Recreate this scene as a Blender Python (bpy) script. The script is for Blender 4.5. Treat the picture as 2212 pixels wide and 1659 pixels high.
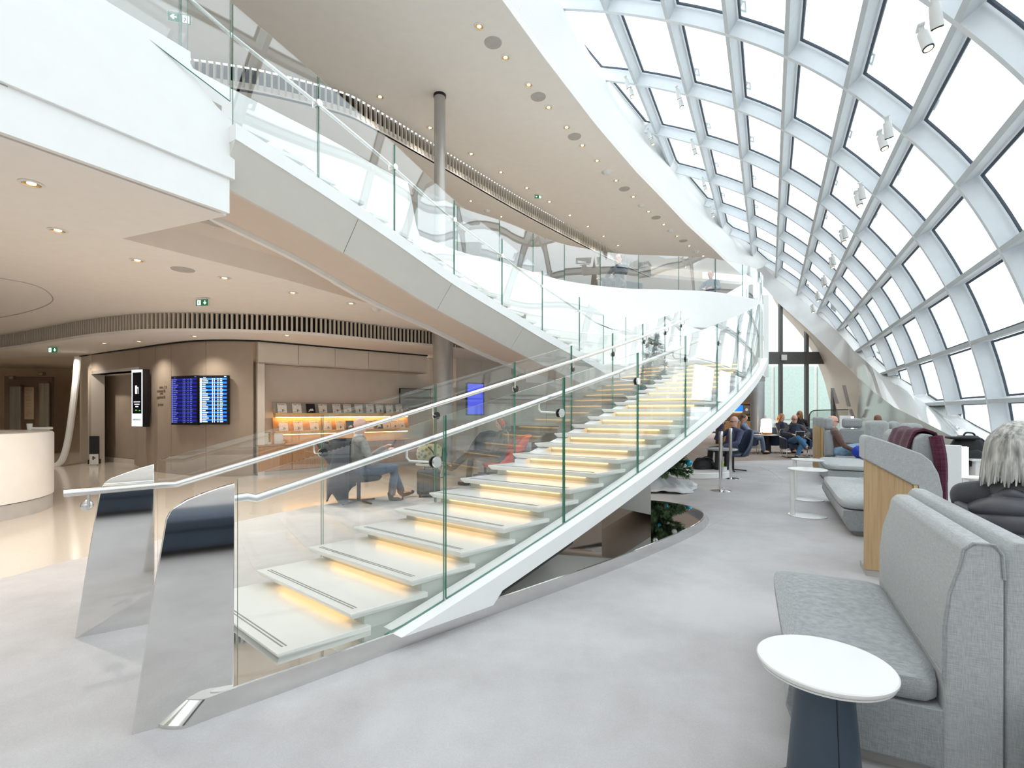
import bpy, bmesh, math, random
from mathutils import Vector, Matrix
for _o in list(bpy.data.objects): bpy.data.objects.remove(_o)
S = bpy.context.scene; COL = S.collection
R = math.radians; PI = math.pi
# ---------------------------------------------------------------- camera, sky, exposure
F, CX, HY, EH = 1083.0, 1106.0, 890.0, 1.4          # focal length in px of the 2212 px frame, principal column, horizon row, eye height
cd = bpy.data.cameras.new('camera'); cam = bpy.data.objects.new('camera', cd); COL.objects.link(cam)
cam.location = (0, 0, EH); cam.rotation_euler = (R(90), 0, 0)
cd.sensor_width = 36; cd.lens = 36 * F / 2212; cd.shift_y = (HY - 829.5) / 2212; cd.clip_end = 400
S.camera = cam
wd = bpy.data.worlds.new('sky'); S.world = wd; wd.use_nodes = True
_bg = wd.node_tree.nodes['Background']; _bg.inputs[0].default_value = (0.90, 0.96, 1.0, 1); _bg.inputs[1].default_value = 1.8
S.view_settings.view_transform = 'Standard'; S.view_settings.look = 'None'; S.view_settings.gamma = 1
S.view_settings.use_curve_mapping = False; S.view_settings.exposure = 0.45
cy = S.cycles; cy.max_bounces = 9; cy.diffuse_bounces = 5; cy.glossy_bounces = 5; cy.transmission_bounces = 4
cy.transparent_max_bounces = 40; cy.sample_clamp_indirect = 6; cy.caustics_reflective = True; cy.caustics_refractive = False
# ---------------------------------------------------------------- coordinate helpers
SA, CA = math.sin(R(27.2)), math.cos(R(27.2))
def px(x, y, d): return Vector(((x - CX) / F * d, d, EH + (HY - y) / F * d))
def pz(x, y, z): return px(x, y, (z - EH) * F / (HY - y))
def hall(s, t, z=0.0): return Vector((SA * s + CA * t, CA * s - SA * t, z))   # s along the hall, t to its right
HR = -R(27.2)                                                               # rotation of things square to the hall
# ---------------------------------------------------------------- materials
def srgb(r, g, b):
    f = lambda c: c / 12.92 if c <= .04045 else ((c + .055) / 1.055) ** 2.4
    return (f(r / 255), f(g / 255), f(b / 255), 1)
def newmat(name):
    m = bpy.data.materials.new(name); m.use_nodes = True
    nt = m.node_tree; return m, nt, nt.nodes['Principled BSDF']
def node(nt, t, **k):
    n = nt.nodes.new(t)
    for a, v in k.items():
        if a in n.inputs: n.inputs[a].default_value = v
        else: setattr(n, a, v)
    return n
def ramp(nt, src, cols):
    n = nt.nodes.new('ShaderNodeValToRGB'); e = n.color_ramp.elements
    while len(e) < len(cols): e.new(.5)
    for i, (p, c) in enumerate(cols): e[i].position = p; e[i].color = c
    nt.links.new(src, n.inputs[0]); return n.outputs[0]
def plain(name, c, rough=.5, metal=0, var=.04, scale=6, bump=0, spec=.5, stretch=None, sheen=0):
    """a procedural surface: colour with a faint noise, optional relief"""
    m, nt, b = newmat(name); b.inputs['Roughness'].default_value = rough; b.inputs['Metallic'].default_value = metal
    b.inputs['Specular IOR Level'].default_value = spec
    if sheen: b.inputs['Sheen Weight'].default_value = sheen
    tc = node(nt, 'ShaderNodeTexCoord'); src = tc.outputs['Object']
    if stretch:
        mp = node(nt, 'ShaderNodeMapping'); mp.inputs['Scale'].default_value = stretch
        nt.links.new(src, mp.inputs[0]); src = mp.outputs[0]
    n = node(nt, 'ShaderNodeTexNoise', Scale=scale, Detail=4.0); nt.links.new(src, n.inputs['Vector'])
    lo = tuple(max(0, x * (1 - var * 2)) for x in c[:3]) + (1,); hi = tuple(min(1, x * (1 + var)) for x in c[:3]) + (1,)
    nt.links.new(ramp(nt, n.outputs[0], [(.3, lo), (.7, hi)]), b.inputs['Base Color'])
    if bump:
        bp = node(nt, 'ShaderNodeBump', Strength=bump, Distance=.01); nt.links.new(n.outputs[0], bp.inputs['Height']); nt.links.new(bp.outputs[0], b.inputs['Normal'])
    return m
def emit(name, c, s):
    m, nt, b = newmat(name); b.inputs['Base Color'].default_value = c
    b.inputs['Emission Color'].default_value = c; b.inputs['Emission Strength'].default_value = s; return m
def glassmat(name, tint, f0=.05, f1=.9):
    """thin pane: clear with a Schlick mirror reflection, same for every ray"""
    m = bpy.data.materials.new(name); m.use_nodes = True; nt = m.node_tree; nt.nodes.clear()
    o = node(nt, 'ShaderNodeOutputMaterial'); mx = node(nt, 'ShaderNodeMixShader'); tr = node(nt, 'ShaderNodeBsdfTransparent'); gl = node(nt, 'ShaderNodeBsdfGlossy')
    tr.inputs[0].default_value = tint; gl.inputs['Roughness'].default_value = 0.0; gl.inputs[0].default_value = (1, 1, 1, 1)
    g = node(nt, 'ShaderNodeNewGeometry'); d = node(nt, 'ShaderNodeVectorMath', operation='DOT_PRODUCT')
    nt.links.new(g.outputs['Incoming'], d.inputs[0]); nt.links.new(g.outputs['Normal'], d.inputs[1])
    a = node(nt, 'ShaderNodeMath', operation='ABSOLUTE'); nt.links.new(d.outputs['Value'], a.inputs[0])
    s = node(nt, 'ShaderNodeMath', operation='SUBTRACT'); s.inputs[0].default_value = 1; nt.links.new(a.outputs[0], s.inputs[1])
    p = node(nt, 'ShaderNodeMath', operation='POWER'); nt.links.new(s.outputs[0], p.inputs[0]); p.inputs[1].default_value = 5
    q = node(nt, 'ShaderNodeMath', operation='MULTIPLY_ADD'); nt.links.new(p.outputs[0], q.inputs[0]); q.inputs[1].default_value = f1; q.inputs[2].default_value = f0
    nt.links.new(q.outputs[0], mx.inputs[0]); nt.links.new(tr.outputs[0], mx.inputs[1]); nt.links.new(gl.outputs[0], mx.inputs[2]); nt.links.new(mx.outputs[0], o.inputs[0]); return m
def woodmat(name, c1, c2, rough=.45, axis=2):
    m, nt, b = newmat(name); b.inputs['Roughness'].default_value = rough
    tc = node(nt, 'ShaderNodeTexCoord'); mp = node(nt, 'ShaderNodeMapping'); sc = [28, 28, 28]; sc[axis] = 1.2; mp.inputs['Scale'].default_value = sc
    nt.links.new(tc.outputs['Object'], mp.inputs[0]); n = node(nt, 'ShaderNodeTexNoise', Scale=2.2, Detail=5.0, Distortion=.4); nt.links.new(mp.outputs[0], n.inputs['Vector'])
    nt.links.new(ramp(nt, n.outputs[0], [(.3, c1), (.7, c2)]), b.inputs['Base Color']); return m
def fabricmat(name, c1, c2, scale=220):
    m, nt, b = newmat(name); b.inputs['Roughness'].default_value = .95; b.inputs['Specular IOR Level'].default_value = .15; b.inputs['Sheen Weight'].default_value = .2
    tc = node(nt, 'ShaderNodeTexCoord'); outs = []
    for st in ((1, 1, .06), (.06, .06, 1)):
        mp = node(nt, 'ShaderNodeMapping'); mp.inputs['Scale'].default_value = st; nt.links.new(tc.outputs['Object'], mp.inputs[0])
        n = node(nt, 'ShaderNodeTexNoise', Scale=scale, Detail=2.0); nt.links.new(mp.outputs[0], n.inputs['Vector']); outs.append(n.outputs[0])
    a = node(nt, 'ShaderNodeMath', operation='ADD'); nt.links.new(outs[0], a.inputs[0]); nt.links.new(outs[1], a.inputs[1])
    h = node(nt, 'ShaderNodeMath', operation='MULTIPLY'); nt.links.new(a.outputs[0], h.inputs[0]); h.inputs[1].default_value = .5
    nt.links.new(ramp(nt, h.outputs[0], [(.38, c1), (.62, c2)]), b.inputs['Base Color'])
    bp = node(nt, 'ShaderNodeBump', Strength=.15, Distance=.003); nt.links.new(h.outputs[0], bp.inputs['Height']); nt.links.new(bp.outputs[0], b.inputs['Normal']); return m
M = {}
M['white'] = plain('white_paint', srgb(246, 246, 244), .45, var=.008)
M['white_gloss'] = plain('white_gloss', srgb(244, 245, 244), .12, var=.006)
M['ceil'] = plain('ceiling_paint', srgb(244, 239, 233), .75, var=.01)
M['stringer_grey'] = plain('panel_grey', srgb(222, 220, 213), .5, var=.01)
M['beige_soffit'] = plain('soffit_beige', srgb(224, 210, 196), .6, var=.01)
M['riser'] = plain('riser_grey', srgb(206, 211, 203), .45, var=.01)
M['taupe'] = plain('taupe_panel', srgb(172, 157, 142), .5, var=.03, scale=3)
M['taupe_light'] = plain('taupe_light_panel', srgb(224, 216, 206), .5, var=.02, scale=3)
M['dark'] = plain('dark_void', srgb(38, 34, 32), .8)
M['slat'] = plain('slat_paint', srgb(205, 196, 184), .5, var=.02)
M['col'] = plain('column_grey', srgb(176, 172, 168), .32, metal=.35, var=.03)
M['col2'] = plain('column_silver', srgb(185, 188, 192), .35, metal=.5, var=.03)
M['frame'] = plain('mullion_grey', srgb(226, 231, 235), .5, var=.015)
M['purlin'] = plain('purlin_grey', srgb(205, 210, 213), .5, var=.02)
M['gasket'] = plain('gasket_dark', srgb(70, 82, 95), .5)
M['glass'] = glassmat('stair_glass', (.984, .993, .988, 1), .055)
M['glass_bal'] = glassmat('balustrade_glass', (.95, .965, .965, 1), .13)
M['glass_up'] = glassmat('upper_stair_glass', (.97, .985, .98, 1), .085)
M['pane'] = glassmat('roof_glass', (.97, .99, 1, 1), .03, .5)
M['glassedge'] = plain('glass_edge_green', srgb(70, 140, 118), .2, var=.1)
M['steel'] = plain('mirror_steel', (.80, .79, .77, 1), .05, metal=1, var=.01)
M['brushed'] = plain('brushed_steel', (.78, .78, .77, 1), .22, metal=1, var=.03)
M['chrome'] = plain('chrome', (.85, .85, .85, 1), .06, metal=1, var=.01)
M['blackmirror'] = plain('plinth_mirror', (.80, .80, .79, 1), .03, metal=1, var=.01)
M['led'] = emit('led_warm', (1.0, .62, .24, 1), 2.0)
M['lamp'] = emit('lamp_warm', (1.0, .80, .52, 1), 9.0)
M['black'] = plain('black_plastic', srgb(22, 22, 24), .45)
M['whiteplastic'] = plain('white_plastic', srgb(235, 235, 232), .35, var=.01)
M['grille'] = plain('grille_grey', srgb(188, 184, 180), .7)
M['oak'] = woodmat('oak_veneer', srgb(184, 152, 112), srgb(202, 172, 132))
M['oak_dark'] = woodmat('oak_veneer_warm', srgb(170, 122, 76), srgb(194, 146, 98))
M['oak_edge'] = woodmat('oak_edge', srgb(222, 184, 118), srgb(232, 198, 136))
M['grey_fabric'] = fabricmat('grey_fabric', srgb(146, 149, 150), srgb(176, 179, 180), 520)
M['grey_fabric_light'] = fabricmat('grey_fabric_light', srgb(166, 169, 169), srgb(194, 196, 196), 520)
# carpet, terrazzo, tread stone
def carpetmat():
    m, nt, b = newmat('carpet'); b.inputs['Roughness'].default_value = 1; b.inputs['Specular IOR Level'].default_value = .08
    tc = node(nt, 'ShaderNodeTexCoord')
    n1 = node(nt, 'ShaderNodeTexNoise', Scale=.9, Detail=4.0, Distortion=.6); n2 = node(nt, 'ShaderNodeTexNoise', Scale=160.0, Detail=3.0); n3 = node(nt, 'ShaderNodeTexNoise', Scale=6.0, Detail=5.0)
    for n in (n1, n2, n3): nt.links.new(tc.outputs['Object'], n.inputs['Vector'])
    a = node(nt, 'ShaderNodeMath', operation='MULTIPLY_ADD'); nt.links.new(n2.outputs[0], a.inputs[0]); a.inputs[1].default_value = .4; nt.links.new(n1.outputs[0], a.inputs[2])
    a2 = node(nt, 'ShaderNodeMath', operation='MULTIPLY_ADD'); nt.links.new(n3.outputs[0], a2.inputs[0]); a2.inputs[1].default_value = .3; nt.links.new(a.outputs[0], a2.inputs[2])
    nt.links.new(ramp(nt, a2.outputs[0], [(.55, srgb(176, 172, 171)), (1.15, srgb(200, 197, 197))]), b.inputs['Base Color'])
    bp = node(nt, 'ShaderNodeBump', Strength=.25, Distance=.006); nt.links.new(n2.outputs[0], bp.inputs['Height']); nt.links.new(bp.outputs[0], b.inputs['Normal']); return m
def chipmat(name, base, chip, scale, rough, thr=.12):
    m, nt, b = newmat(name); b.inputs['Roughness'].default_value = rough
    tc = node(nt, 'ShaderNodeTexCoord'); v = node(nt, 'ShaderNodeTexVoronoi', Scale=scale); nt.links.new(tc.outputs['Object'], v.inputs['Vector'])
    n = node(nt, 'ShaderNodeTexNoise', Scale=scale * .3, Detail=3.0); nt.links.new(tc.outputs['Object'], n.inputs['Vector'])
    a = node(nt, 'ShaderNodeMath', operation='MULTIPLY'); nt.links.new(v.outputs['Distance'], a.inputs[0]); nt.links.new(n.outputs[0], a.inputs[1])
    nt.links.new(ramp(nt, a.outputs[0], [(thr * .5, chip), (thr, base)]), b.inputs['Base Color']); return m
M['carpet'] = carpetmat()
M['terrazzo'] = chipmat('terrazzo', srgb(212, 202, 190), srgb(180, 170, 158), 40, .13, .08)
M['tread'] = chipmat('tread_stone', srgb(240, 239, 234), srgb(196, 194, 186), 90, .22, .06)
M['groove'] = plain('groove_strip', srgb(150, 148, 142), .6)
# ---------------------------------------------------------------- mesh builder
class MB:
    def __init__(s): s.v = []; s.f = []; s.m = []
    def add(s, vs, fs, mi=0):
        o = len(s.v); s.v += [Vector(v) for v in vs]; s.f += [tuple(i + o for i in f) for f in fs]; s.m += [mi] * len(fs); return s
    def box(s, c, d, rot=0, mi=0):
        x, y, z = d[0] / 2, d[1] / 2, d[2] / 2; m = rot if isinstance(rot, Matrix) else Matrix.Rotation(rot, 3, 'Z')
        vs = [Vector(c) + m @ Vector((a * x, b * y, e * z)) for e in (-1, 1) for a, b in ((-1, -1), (1, -1), (1, 1), (-1, 1))]
        return s.add(vs, [(3, 2, 1, 0), (4, 5, 6, 7), (0, 1, 5, 4), (1, 2, 6, 5), (2, 3, 7, 6), (3, 0, 4, 7)], mi)
    def prism(s, poly, z0, z1, mi=0, side=None):
        n = len(poly); vs = [(p[0], p[1], z0) for p in poly] + [(p[0], p[1], z1) for p in poly]
        s.add(vs, [tuple(range(n - 1, -1, -1)), tuple(range(n, 2 * n))] , mi); o = len(s.v) - 2 * n
        for i in range(n): j = (i + 1) % n; s.f.append((o + i, o + j, o + n + j, o + n + i)); s.m.append(mi if side is None else side)
        return s
    def hexa(s, a, b, mi=0, side=None):
        """solid between polygon a and polygon b (same length)"""
        n = len(a); s.add(list(a) + list(b), [tuple(range(n - 1, -1, -1)), tuple(range(n, 2 * n))], mi); o = len(s.v) - 2 * n
        for i in range(n): j = (i + 1) % n; s.f.append((o + i, o + j, o + n + j, o + n + i)); s.m.append(mi if side is None else side)
        return s
    def loft(s, rings, closed=True, caps=True, mi=0):
        n = len(rings[0]); o = len(s.v)
        for r in rings: s.v += [Vector(p) for p in r]
        for k in range(len(rings) - 1):
            for i in range(n if closed else n - 1):
                j = (i + 1) % n; s.f.append((o + k * n + i, o + k * n + j, o + (k + 1) * n + j, o + (k + 1) * n + i)); s.m.append(mi)
        if caps and closed:
            s.f.append(tuple(o + i for i in range(n - 1, -1, -1))); s.m.append(mi); q = o + (len(rings) - 1) * n
            s.f.append(tuple(q + i for i in range(n))); s.m.append(mi)
        return s
    def tube(s, pts, r, n=8, mi=0, caps=True):
        pts = [Vector(p) for p in pts]; rr = r if isinstance(r, (list, tuple)) else [r] * len(pts); rings = []; up = None
        for i, p in enumerate(pts):
            t = (pts[min(i + 1, len(pts) - 1)] - pts[max(i - 1, 0)]).normalized()
            if up is None: up = Vector((0, 0, 1)) if abs(t.z) < .9 else Vector((1, 0, 0))
            a = t.cross(up); a = a.normalized() if a.length > 1e-6 else t.orthogonal().normalized(); b = a.cross(t); up = b
            rings.append([p + (a * math.cos(2 * PI * k / n) + b * math.sin(2 * PI * k / n)) * rr[i] for k in range(n)])
        return s.loft(rings, True, caps, mi)
    def lathe(s, c, prof, n=20, mi=0, sx=1, sy=1, axis=None, caps=True):
        m = axis or Matrix.Identity(3)
        rings = [[Vector(c) + m @ Vector((max(r, 1e-4) * math.cos(2 * PI * k / n) * sx, max(r, 1e-4) * math.sin(2 * PI * k / n) * sy, z)) for k in range(n)] for r, z in prof]
        return s.loft(rings, True, caps, mi)
    def ball(s, c, r, n=10, mi=0):
        rr = (r, r, r) if not isinstance(r, (tuple, list)) else r
        rings = [[Vector(c) + Vector((math.sin(PI * (k + .02) / (n * .6 + .04)) * math.cos(2 * PI * i / n) * rr[0], math.sin(PI * (k + .02) / (n * .6 + .04)) * math.sin(2 * PI * i / n) * rr[1], -math.cos(PI * (k + .02) / (n * .6 + .04)) * rr[2])) for i in range(n)] for k in range(int(n * .6) + 1)]
        return s.loft(rings, True, True, mi)
    def strip(s, a, b, thick=None, mi=0):
        """sheet between two matched polylines; with thick a solid along that vector"""
        n = len(a)
        if thick is None: return s.add(list(a) + list(b), [(i, i + 1, n + i + 1, n + i) for i in range(n - 1)], mi)
        t = Vector(thick)
        return s.loft([[Vector(a[i]), Vector(b[i]), Vector(b[i]) + t, Vector(a[i]) + t] for i in range(n)], True, True, mi)
def base_of(p):
    v = Vector((0, 0, 0))
    while p: v += p.location; p = p.parent
    return v
def obj(name, mb, mats, parent=None, kind=None, label=None, cat=None, group=None, smooth=35, bevel=0, sub=0, at=None):
    """links a builder as ONE mesh object; its vertices are given in world space"""
    me = bpy.data.meshes.new(name); me.from_pydata(mb.v, [], mb.f)
    for m in (mats if isinstance(mats, (list, tuple)) else [mats]): me.materials.append(M[m] if isinstance(m, str) else m)
    if any(mb.m): me.polygons.foreach_set('material_index', mb.m)
    o = bpy.data.objects.new(name, me); COL.objects.link(o)
    off = base_of(parent) if parent else Vector((0, 0, 0))
    if parent: o.parent = parent
    if at is not None: o.location = Vector(at) - off; off = Vector(at)
    if off.length: me.transform(Matrix.Translation(-off))
    bm = bmesh.new(); bm.from_mesh(me); bmesh.ops.recalc_face_normals(bm, faces=bm.faces); big = [f for f in bm.faces if len(f.verts) > 4]
    if big: bmesh.ops.triangulate(bm, faces=big)
    bm.to_mesh(me); bm.free()
    if smooth:
        me.polygons.foreach_set('use_smooth', [True] * len(me.polygons)); me.set_sharp_from_angle(angle=R(smooth))
    if bevel:
        b = o.modifiers.new('bevel', 'BEVEL'); b.width = bevel; b.segments = 2; b.limit_method = 'ANGLE'; b.angle_limit = R(40)
    if sub:
        b = o.modifiers.new('sub', 'SUBSURF'); b.levels = sub; b.render_levels = sub
    tag(o, label, cat, group, kind); return o
def tag(o, label=None, cat=None, group=None, kind=None):
    for k, v in (('label', label), ('category', cat), ('group', group), ('kind', kind)):
        if v: o[k] = v
    return o
def thing(name, label=None, cat=None, loc=(0, 0, 0), group=None, kind=None):
    o = bpy.data.objects.new(name, None); COL.objects.link(o); o.location = loc; o.empty_display_size = .1
    return tag(o, label, cat, group, kind)
def piece(name, me, parent, loc, rz=0, scale=None, mx=None):
    """one more instance of a mesh as an object of its own"""
    o = bpy.data.objects.new(name, me); COL.objects.link(o); o.parent = parent; b = base_of(parent) if parent else Vector((0, 0, 0))
    if mx is not None: o.matrix_local = Matrix.Translation(-b) @ mx
    else:
        o.location = Vector(loc) - b; o.rotation_euler = (0, 0, rz)
        if scale: o.scale = scale
    return o
def dup(root, loc, rz, label=None, group=None):
    """copy of a thing with copies of its parts and sub-parts"""
    r = root.copy(); COL.objects.link(r); r.location = loc; r.rotation_euler = (0, 0, rz)
    if label: r['label'] = label
    if group: r['group'] = group
    for ch in list(root.children):
        c = ch.copy(); COL.objects.link(c); c.parent = r
        for g in list(ch.children):
            d = g.copy(); COL.objects.link(d); d.parent = c
    return r
def smoothline(pts, n=8):
    """Catmull-Rom through points"""
    P = [Vector(p) for p in pts]; out = []
    for i in range(len(P) - 1):
        p0 = P[max(i - 1, 0)]; p1 = P[i]; p2 = P[i + 1]; p3 = P[min(i + 2, len(P) - 1)]
        for k in range(n):
            t = k / n; out.append(.5 * ((2 * p1) + (p2 - p0) * t + (2 * p0 - 5 * p1 + 4 * p2 - p3) * t * t + (3 * p1 - p0 - 3 * p2 + p3) * t ** 3))
    out.append(P[-1]); return out
def offset2(pts, d):
    """offsets a plan polyline to its left"""
    out = []
    for i, p in enumerate(pts):
        t = Vector(pts[min(i + 1, len(pts) - 1)]) - Vector(pts[max(i - 1, 0)]); t.z = 0; t.normalize()
        out.append(Vector((p[0] - t.y * d, p[1] + t.x * d, p[2])))
    return out
def atz(pts, z): return [Vector((p[0], p[1], z)) for p in pts]
def resample(pts, n):
    P = [Vector(p) for p in pts]; L = [0]
    for i in range(1, len(P)): L.append(L[-1] + (P[i] - P[i - 1]).length)
    out = []; k = 0
    for i in range(n):
        s = L[-1] * i / (n - 1)
        while k < len(P) - 2 and L[k + 1] < s: k += 1
        f = (s - L[k]) / max(L[k + 1] - L[k], 1e-9); out.append(P[k].lerp(P[k + 1], f))
    return out
def text(name, body, size, mx, mat, parent, thick=.001):
    """lettering as a mesh part"""
    cu = bpy.data.curves.new(name, 'FONT'); cu.body = body; cu.size = size; cu.align_x = 'CENTER'; cu.align_y = 'CENTER'; cu.extrude = thick; cu.resolution_u = 2
    o = bpy.data.objects.new(name, cu); COL.objects.link(o); dg = bpy.context.evaluated_depsgraph_get(); dg.update()
    me = bpy.data.meshes.new_from_object(o.evaluated_get(dg)); bpy.data.objects.remove(o)
    me.materials.clear(); me.materials.append(M[mat]); return piece(name, me, parent, (0, 0, 0), mx=mx)
def facing(p, n, up=(0, 0, 1)):
    """matrix whose local +Z looks along n and local +Y up: for flat print"""
    z = Vector(n).normalized(); x = Vector(up).cross(z).normalized(); y = z.cross(x)
    m = Matrix((x, y, z)).transposed().to_4x4(); m.translation = Vector(p); return m
# ================================================================= SETTING
def V2(*p): return [Vector((a, b, 0)) for a, b in p]
# ---- floor: pale terrazzo with the carpet laid on it
fl = obj('floor', MB().box((2, 16, -.06), (70, 50, .12)), 'terrazzo', kind='structure', smooth=0)
_cb = smoothline([(-4.9, -4, 0), (-4.7, 1, 0), (-4.28, 4.19, 0), (-4.05, 4.95, 0), (-3.5, 6.37, 0), (-3.03, 7.3, 0), (-2.5, 7.9, 0), (-1.5, 9.0, 0), (0, 10.6, 0), (1.5, 12.4, 0), (3.2, 14.2, 0)], 5)
_cf = smoothline([(3.2, 14.2, 0), (5.5, 14.1, 0), (8, 14.6, 0), (11, 15.3, 0), (13, 15.0, 0)], 4)
obj('carpet', MB().prism([(p.x, p.y) for p in _cb + _cf[1:]] + [(22, 6), (22, -4)], -.02, .004), 'carpet', fl, smooth=0)
M['carpet_brown'] = plain('carpet_brown', srgb(172, 156, 146), 1, var=.08, scale=5, spec=.1)
obj('carpet', MB().prism([(p.x, p.y) for p in reversed(_cf)] + [(3.2, 14.2), (5, 32), (22, 32), (22, 12)], -.02, .004), 'carpet_brown', fl, smooth=0, label='brown carpet of the far seating area')
for cp in ([(1640, 1008), (1668, 1020), (1688, 1036), (1690, 1050), (1678, 1062), (1655, 1080)], [(1620, 1085), (1600, 1098), (1560, 1122), (1530, 1138)]):
    obj('seam', MB().tube([pz(x, y, .004) for x, y in cp], .004, 5), 'grille', fl)
# ---- lower ceiling with the stairwell opening
E2 = [Vector(p) for p in [(-2.59, 4.70, 4.11), (-2.06, 5.46, 3.92), (-1.43, 6.33, 3.65), (-.80, 7.34, 3.38), (-.09, 8.23, 3.11), (.643, 9.17, 2.84), (1.44, 10.06, 2.57), (2.01, 10.7, 2.36)]]
E2 = smoothline([Vector((p.x * k, p.y * k, EH + (p.z - EH) * k)) for p, k in zip(E2, [1 + .03 * i / 7 for i in range(8)])], 4)
FL = offset2(E2, 1.42)                                              # far side of the upper flight
SEc = [(-1.58, 8.57), (-.93, 9.48), (-.10, 10.2), (.87, 11.24), (1.6, 11.77), (2.74, 12.25), (3.86, 12.4), (5.04, 12.6), (6.4, 13.35), (7.1, 14.1), (7.42, 14.8), (7.45, 15.8)]
SE = smoothline([(a, b, 0) for a, b in SEc], 6)
open_edge = [(-4.27, 5.49), (-3.24, 7.2), (-2.33, 9.15), (-1.2, 10.8)]
low_edge = [(p.x, p.y) for p in offset2(SE, .12)[20:]]
slab = [(-6.03, -1.16), (-2.77, 4.86)] + open_edge + low_edge + [(7.7, 18), (8, 31), (-25, 31), (-25, -1.2)]
lc = obj('ceiling', MB().prism(slab, 3.3, 3.6), 'ceil', kind='structure', smooth=0)
M['floor_up'] = plain('upper_floor', srgb(190, 182, 172), .6)
obj('upper_floor_slab', MB().prism([(-5.9, -1.2), (-2.75, 4.75), (-3.72, 5.5)] + [(p.x, p.y) for p in FL[::4]][1:5] + [(p.x, p.y) for p in offset2(SE, .1)] + [(8, 31), (-25, 31), (-25, -1.2)], 3.62, 4.3), 'floor_up', lc, smooth=0)
# slanting lining of the opening (two facets with a crease)
oe = resample([(a, b, 3.3) for a, b in open_edge] + [(.75, 11.45, 3.3)], 14); fo = resample(FL, 14)
mid = [a.lerp(Vector((b.x, b.y, 3.3)), .45) + Vector((0, 0, .22)) for a, b in zip(oe, fo)]
top = [Vector((b.x, b.y, max(b.z - .3, 3.3))) for b in fo]
obj('opening_lining', MB().strip(oe, mid).strip(mid, top), 'beige_soffit', lc, smooth=20)
# raised round panel joint at far left of the ceiling
c0 = [pz(x, y, 3.296) for x, y in [(0, 601), (60, 612), (95, 625), (112, 640), (112, 652), (90, 664), (50, 676), (0, 686)]]
obj('access_panel_joint', MB().tube(smoothline(c0, 5), .008, 5), 'grille', lc)
# ---- fascia block of the upper floor on the left
def fd(x): return 5.28 / (.545 - (x - CX) / F)
fp = [Vector((-5.02, .5, 3.63)), px(508, 388, fd(508)), px(508, 268, fd(508)), px(470, 231, fd(470)), px(437, 192, fd(437)), px(412, 137, fd(412)), px(412, 116, fd(412)), Vector((-5.02, .5, 4.6))]
fp[1].z = 3.63; fp[6].z = 4.6
nrm = Vector((-.878, .479, 0))
wl = obj('wall_left_upper', MB().hexa(fp, [p + nrm * .06 for p in fp]), 'white', kind='structure', smooth=0, bevel=.004)
fq = [Vector((-5.02, .5, 3.3)), px(500, 463, fd(500)), px(500, 385, fd(500)), Vector((-5.02, .5, 3.66))]
fq[1].z = 3.3; fq[2].z = 3.66
obj('lower_fascia', MB().hexa([p + nrm * .03 for p in fq], [p + nrm * .08 for p in fq]), 'white', wl, smooth=0)
# ---- tall white parapet beyond the upper flight, then the white edge of the mezzanine
far = [FL[0] + (FL[0] - FL[2]) * 2.2] + FL; far = [p for p in far if p.x < -1.72]
wm = MB(); a = atz(far, 5.31); b = [Vector((p.x, p.y, p.z - .25)) for p in far]
wm.loft([[p, q, q + Vector((-.1, .08, 0)), p + Vector((-.1, .08, 0))] for p, q in zip(a, b)])
end = far[-1]
wm.loft([[Vector((p.x, p.y, z)), Vector((p.x, p.y, 3.1)), Vector((p.x - .1, p.y + .08, 3.1)), Vector((p.x - .1, p.y + .08, z))] for p, z in [(end, 5.31), (end.lerp(SE[0], .35), 5.0), (end.lerp(SE[0], .7), 4.6), (SE[0], 4.42)]])
mz = obj('wall_mezzanine', wm, 'white', kind='structure', smooth=30)
nl = 42
obj('edge_fascia', MB().loft([[Vector((p.x, p.y, 4.41)), Vector((p.x, p.y, 3.5)), Vector((q.x, q.y, 3.5)), Vector((q.x, q.y, 4.41))] for p, q in zip(SE, offset2(SE, .14))]), 'white', mz, smooth=40, bevel=.01)
obj('lower_fascia', MB().loft([[Vector((p.x, p.y, 3.56)), Vector((p.x, p.y, 3.16)), Vector((q.x, q.y, 3.16)), Vector((q.x, q.y, 3.56))] for p, q in zip(offset2(SE, .09)[30:], offset2(SE, .25)[30:])]), 'white', mz, smooth=40)
obj('soffit', MB().prism([(p.x, p.y) for p in offset2(SE, .12)[30:]] + [(7.2, 17.5), (4, 17.5), (2, 13)], 3.05, 3.2), 'beige_soffit', mz, smooth=0)
# ---- glass balustrade round the mezzanine
gb = thing('glass_balustrade', 'frameless glass balustrade curving along the white edge of the upper floor', 'balustrade', (SE[0].x, SE[0].y, 4.3))
def glasspanel(parent, pts_lo, pts_hi, name='glass_panel', th=.016, gm='glass'):
    """one curved pane: clear faces, green edges"""
    n = len(pts_lo); off = offset2(pts_lo, th); mb = MB(); v = []
    for i in range(n):
        d = off[i] - Vector(pts_lo[i]); v += [Vector(pts_lo[i]), Vector(pts_hi[i]), Vector(pts_hi[i]) + d, Vector(pts_lo[i]) + d]
    f = []; m = []
    for i in range(n - 1):
        o = i * 4; q = o + 4
        f += [(o, q, q + 1, o + 1), (o + 3, o + 2, q + 2, q + 3), (o + 1, q + 1, q + 2, o + 2), (o, o + 3, q + 3, q)]; m += [0, 0, 2, 1]
    f += [(0, 1, 2, 3), tuple((n - 1) * 4 + k for k in (3, 2, 1, 0))]; m += [1, 1]
    mb.v = v; mb.f = f; mb.m = m
    return obj(name, mb, [gm, 'glassedge', gm], parent, smooth=30)
_g = resample(offset2(SE, .05), 73)
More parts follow.
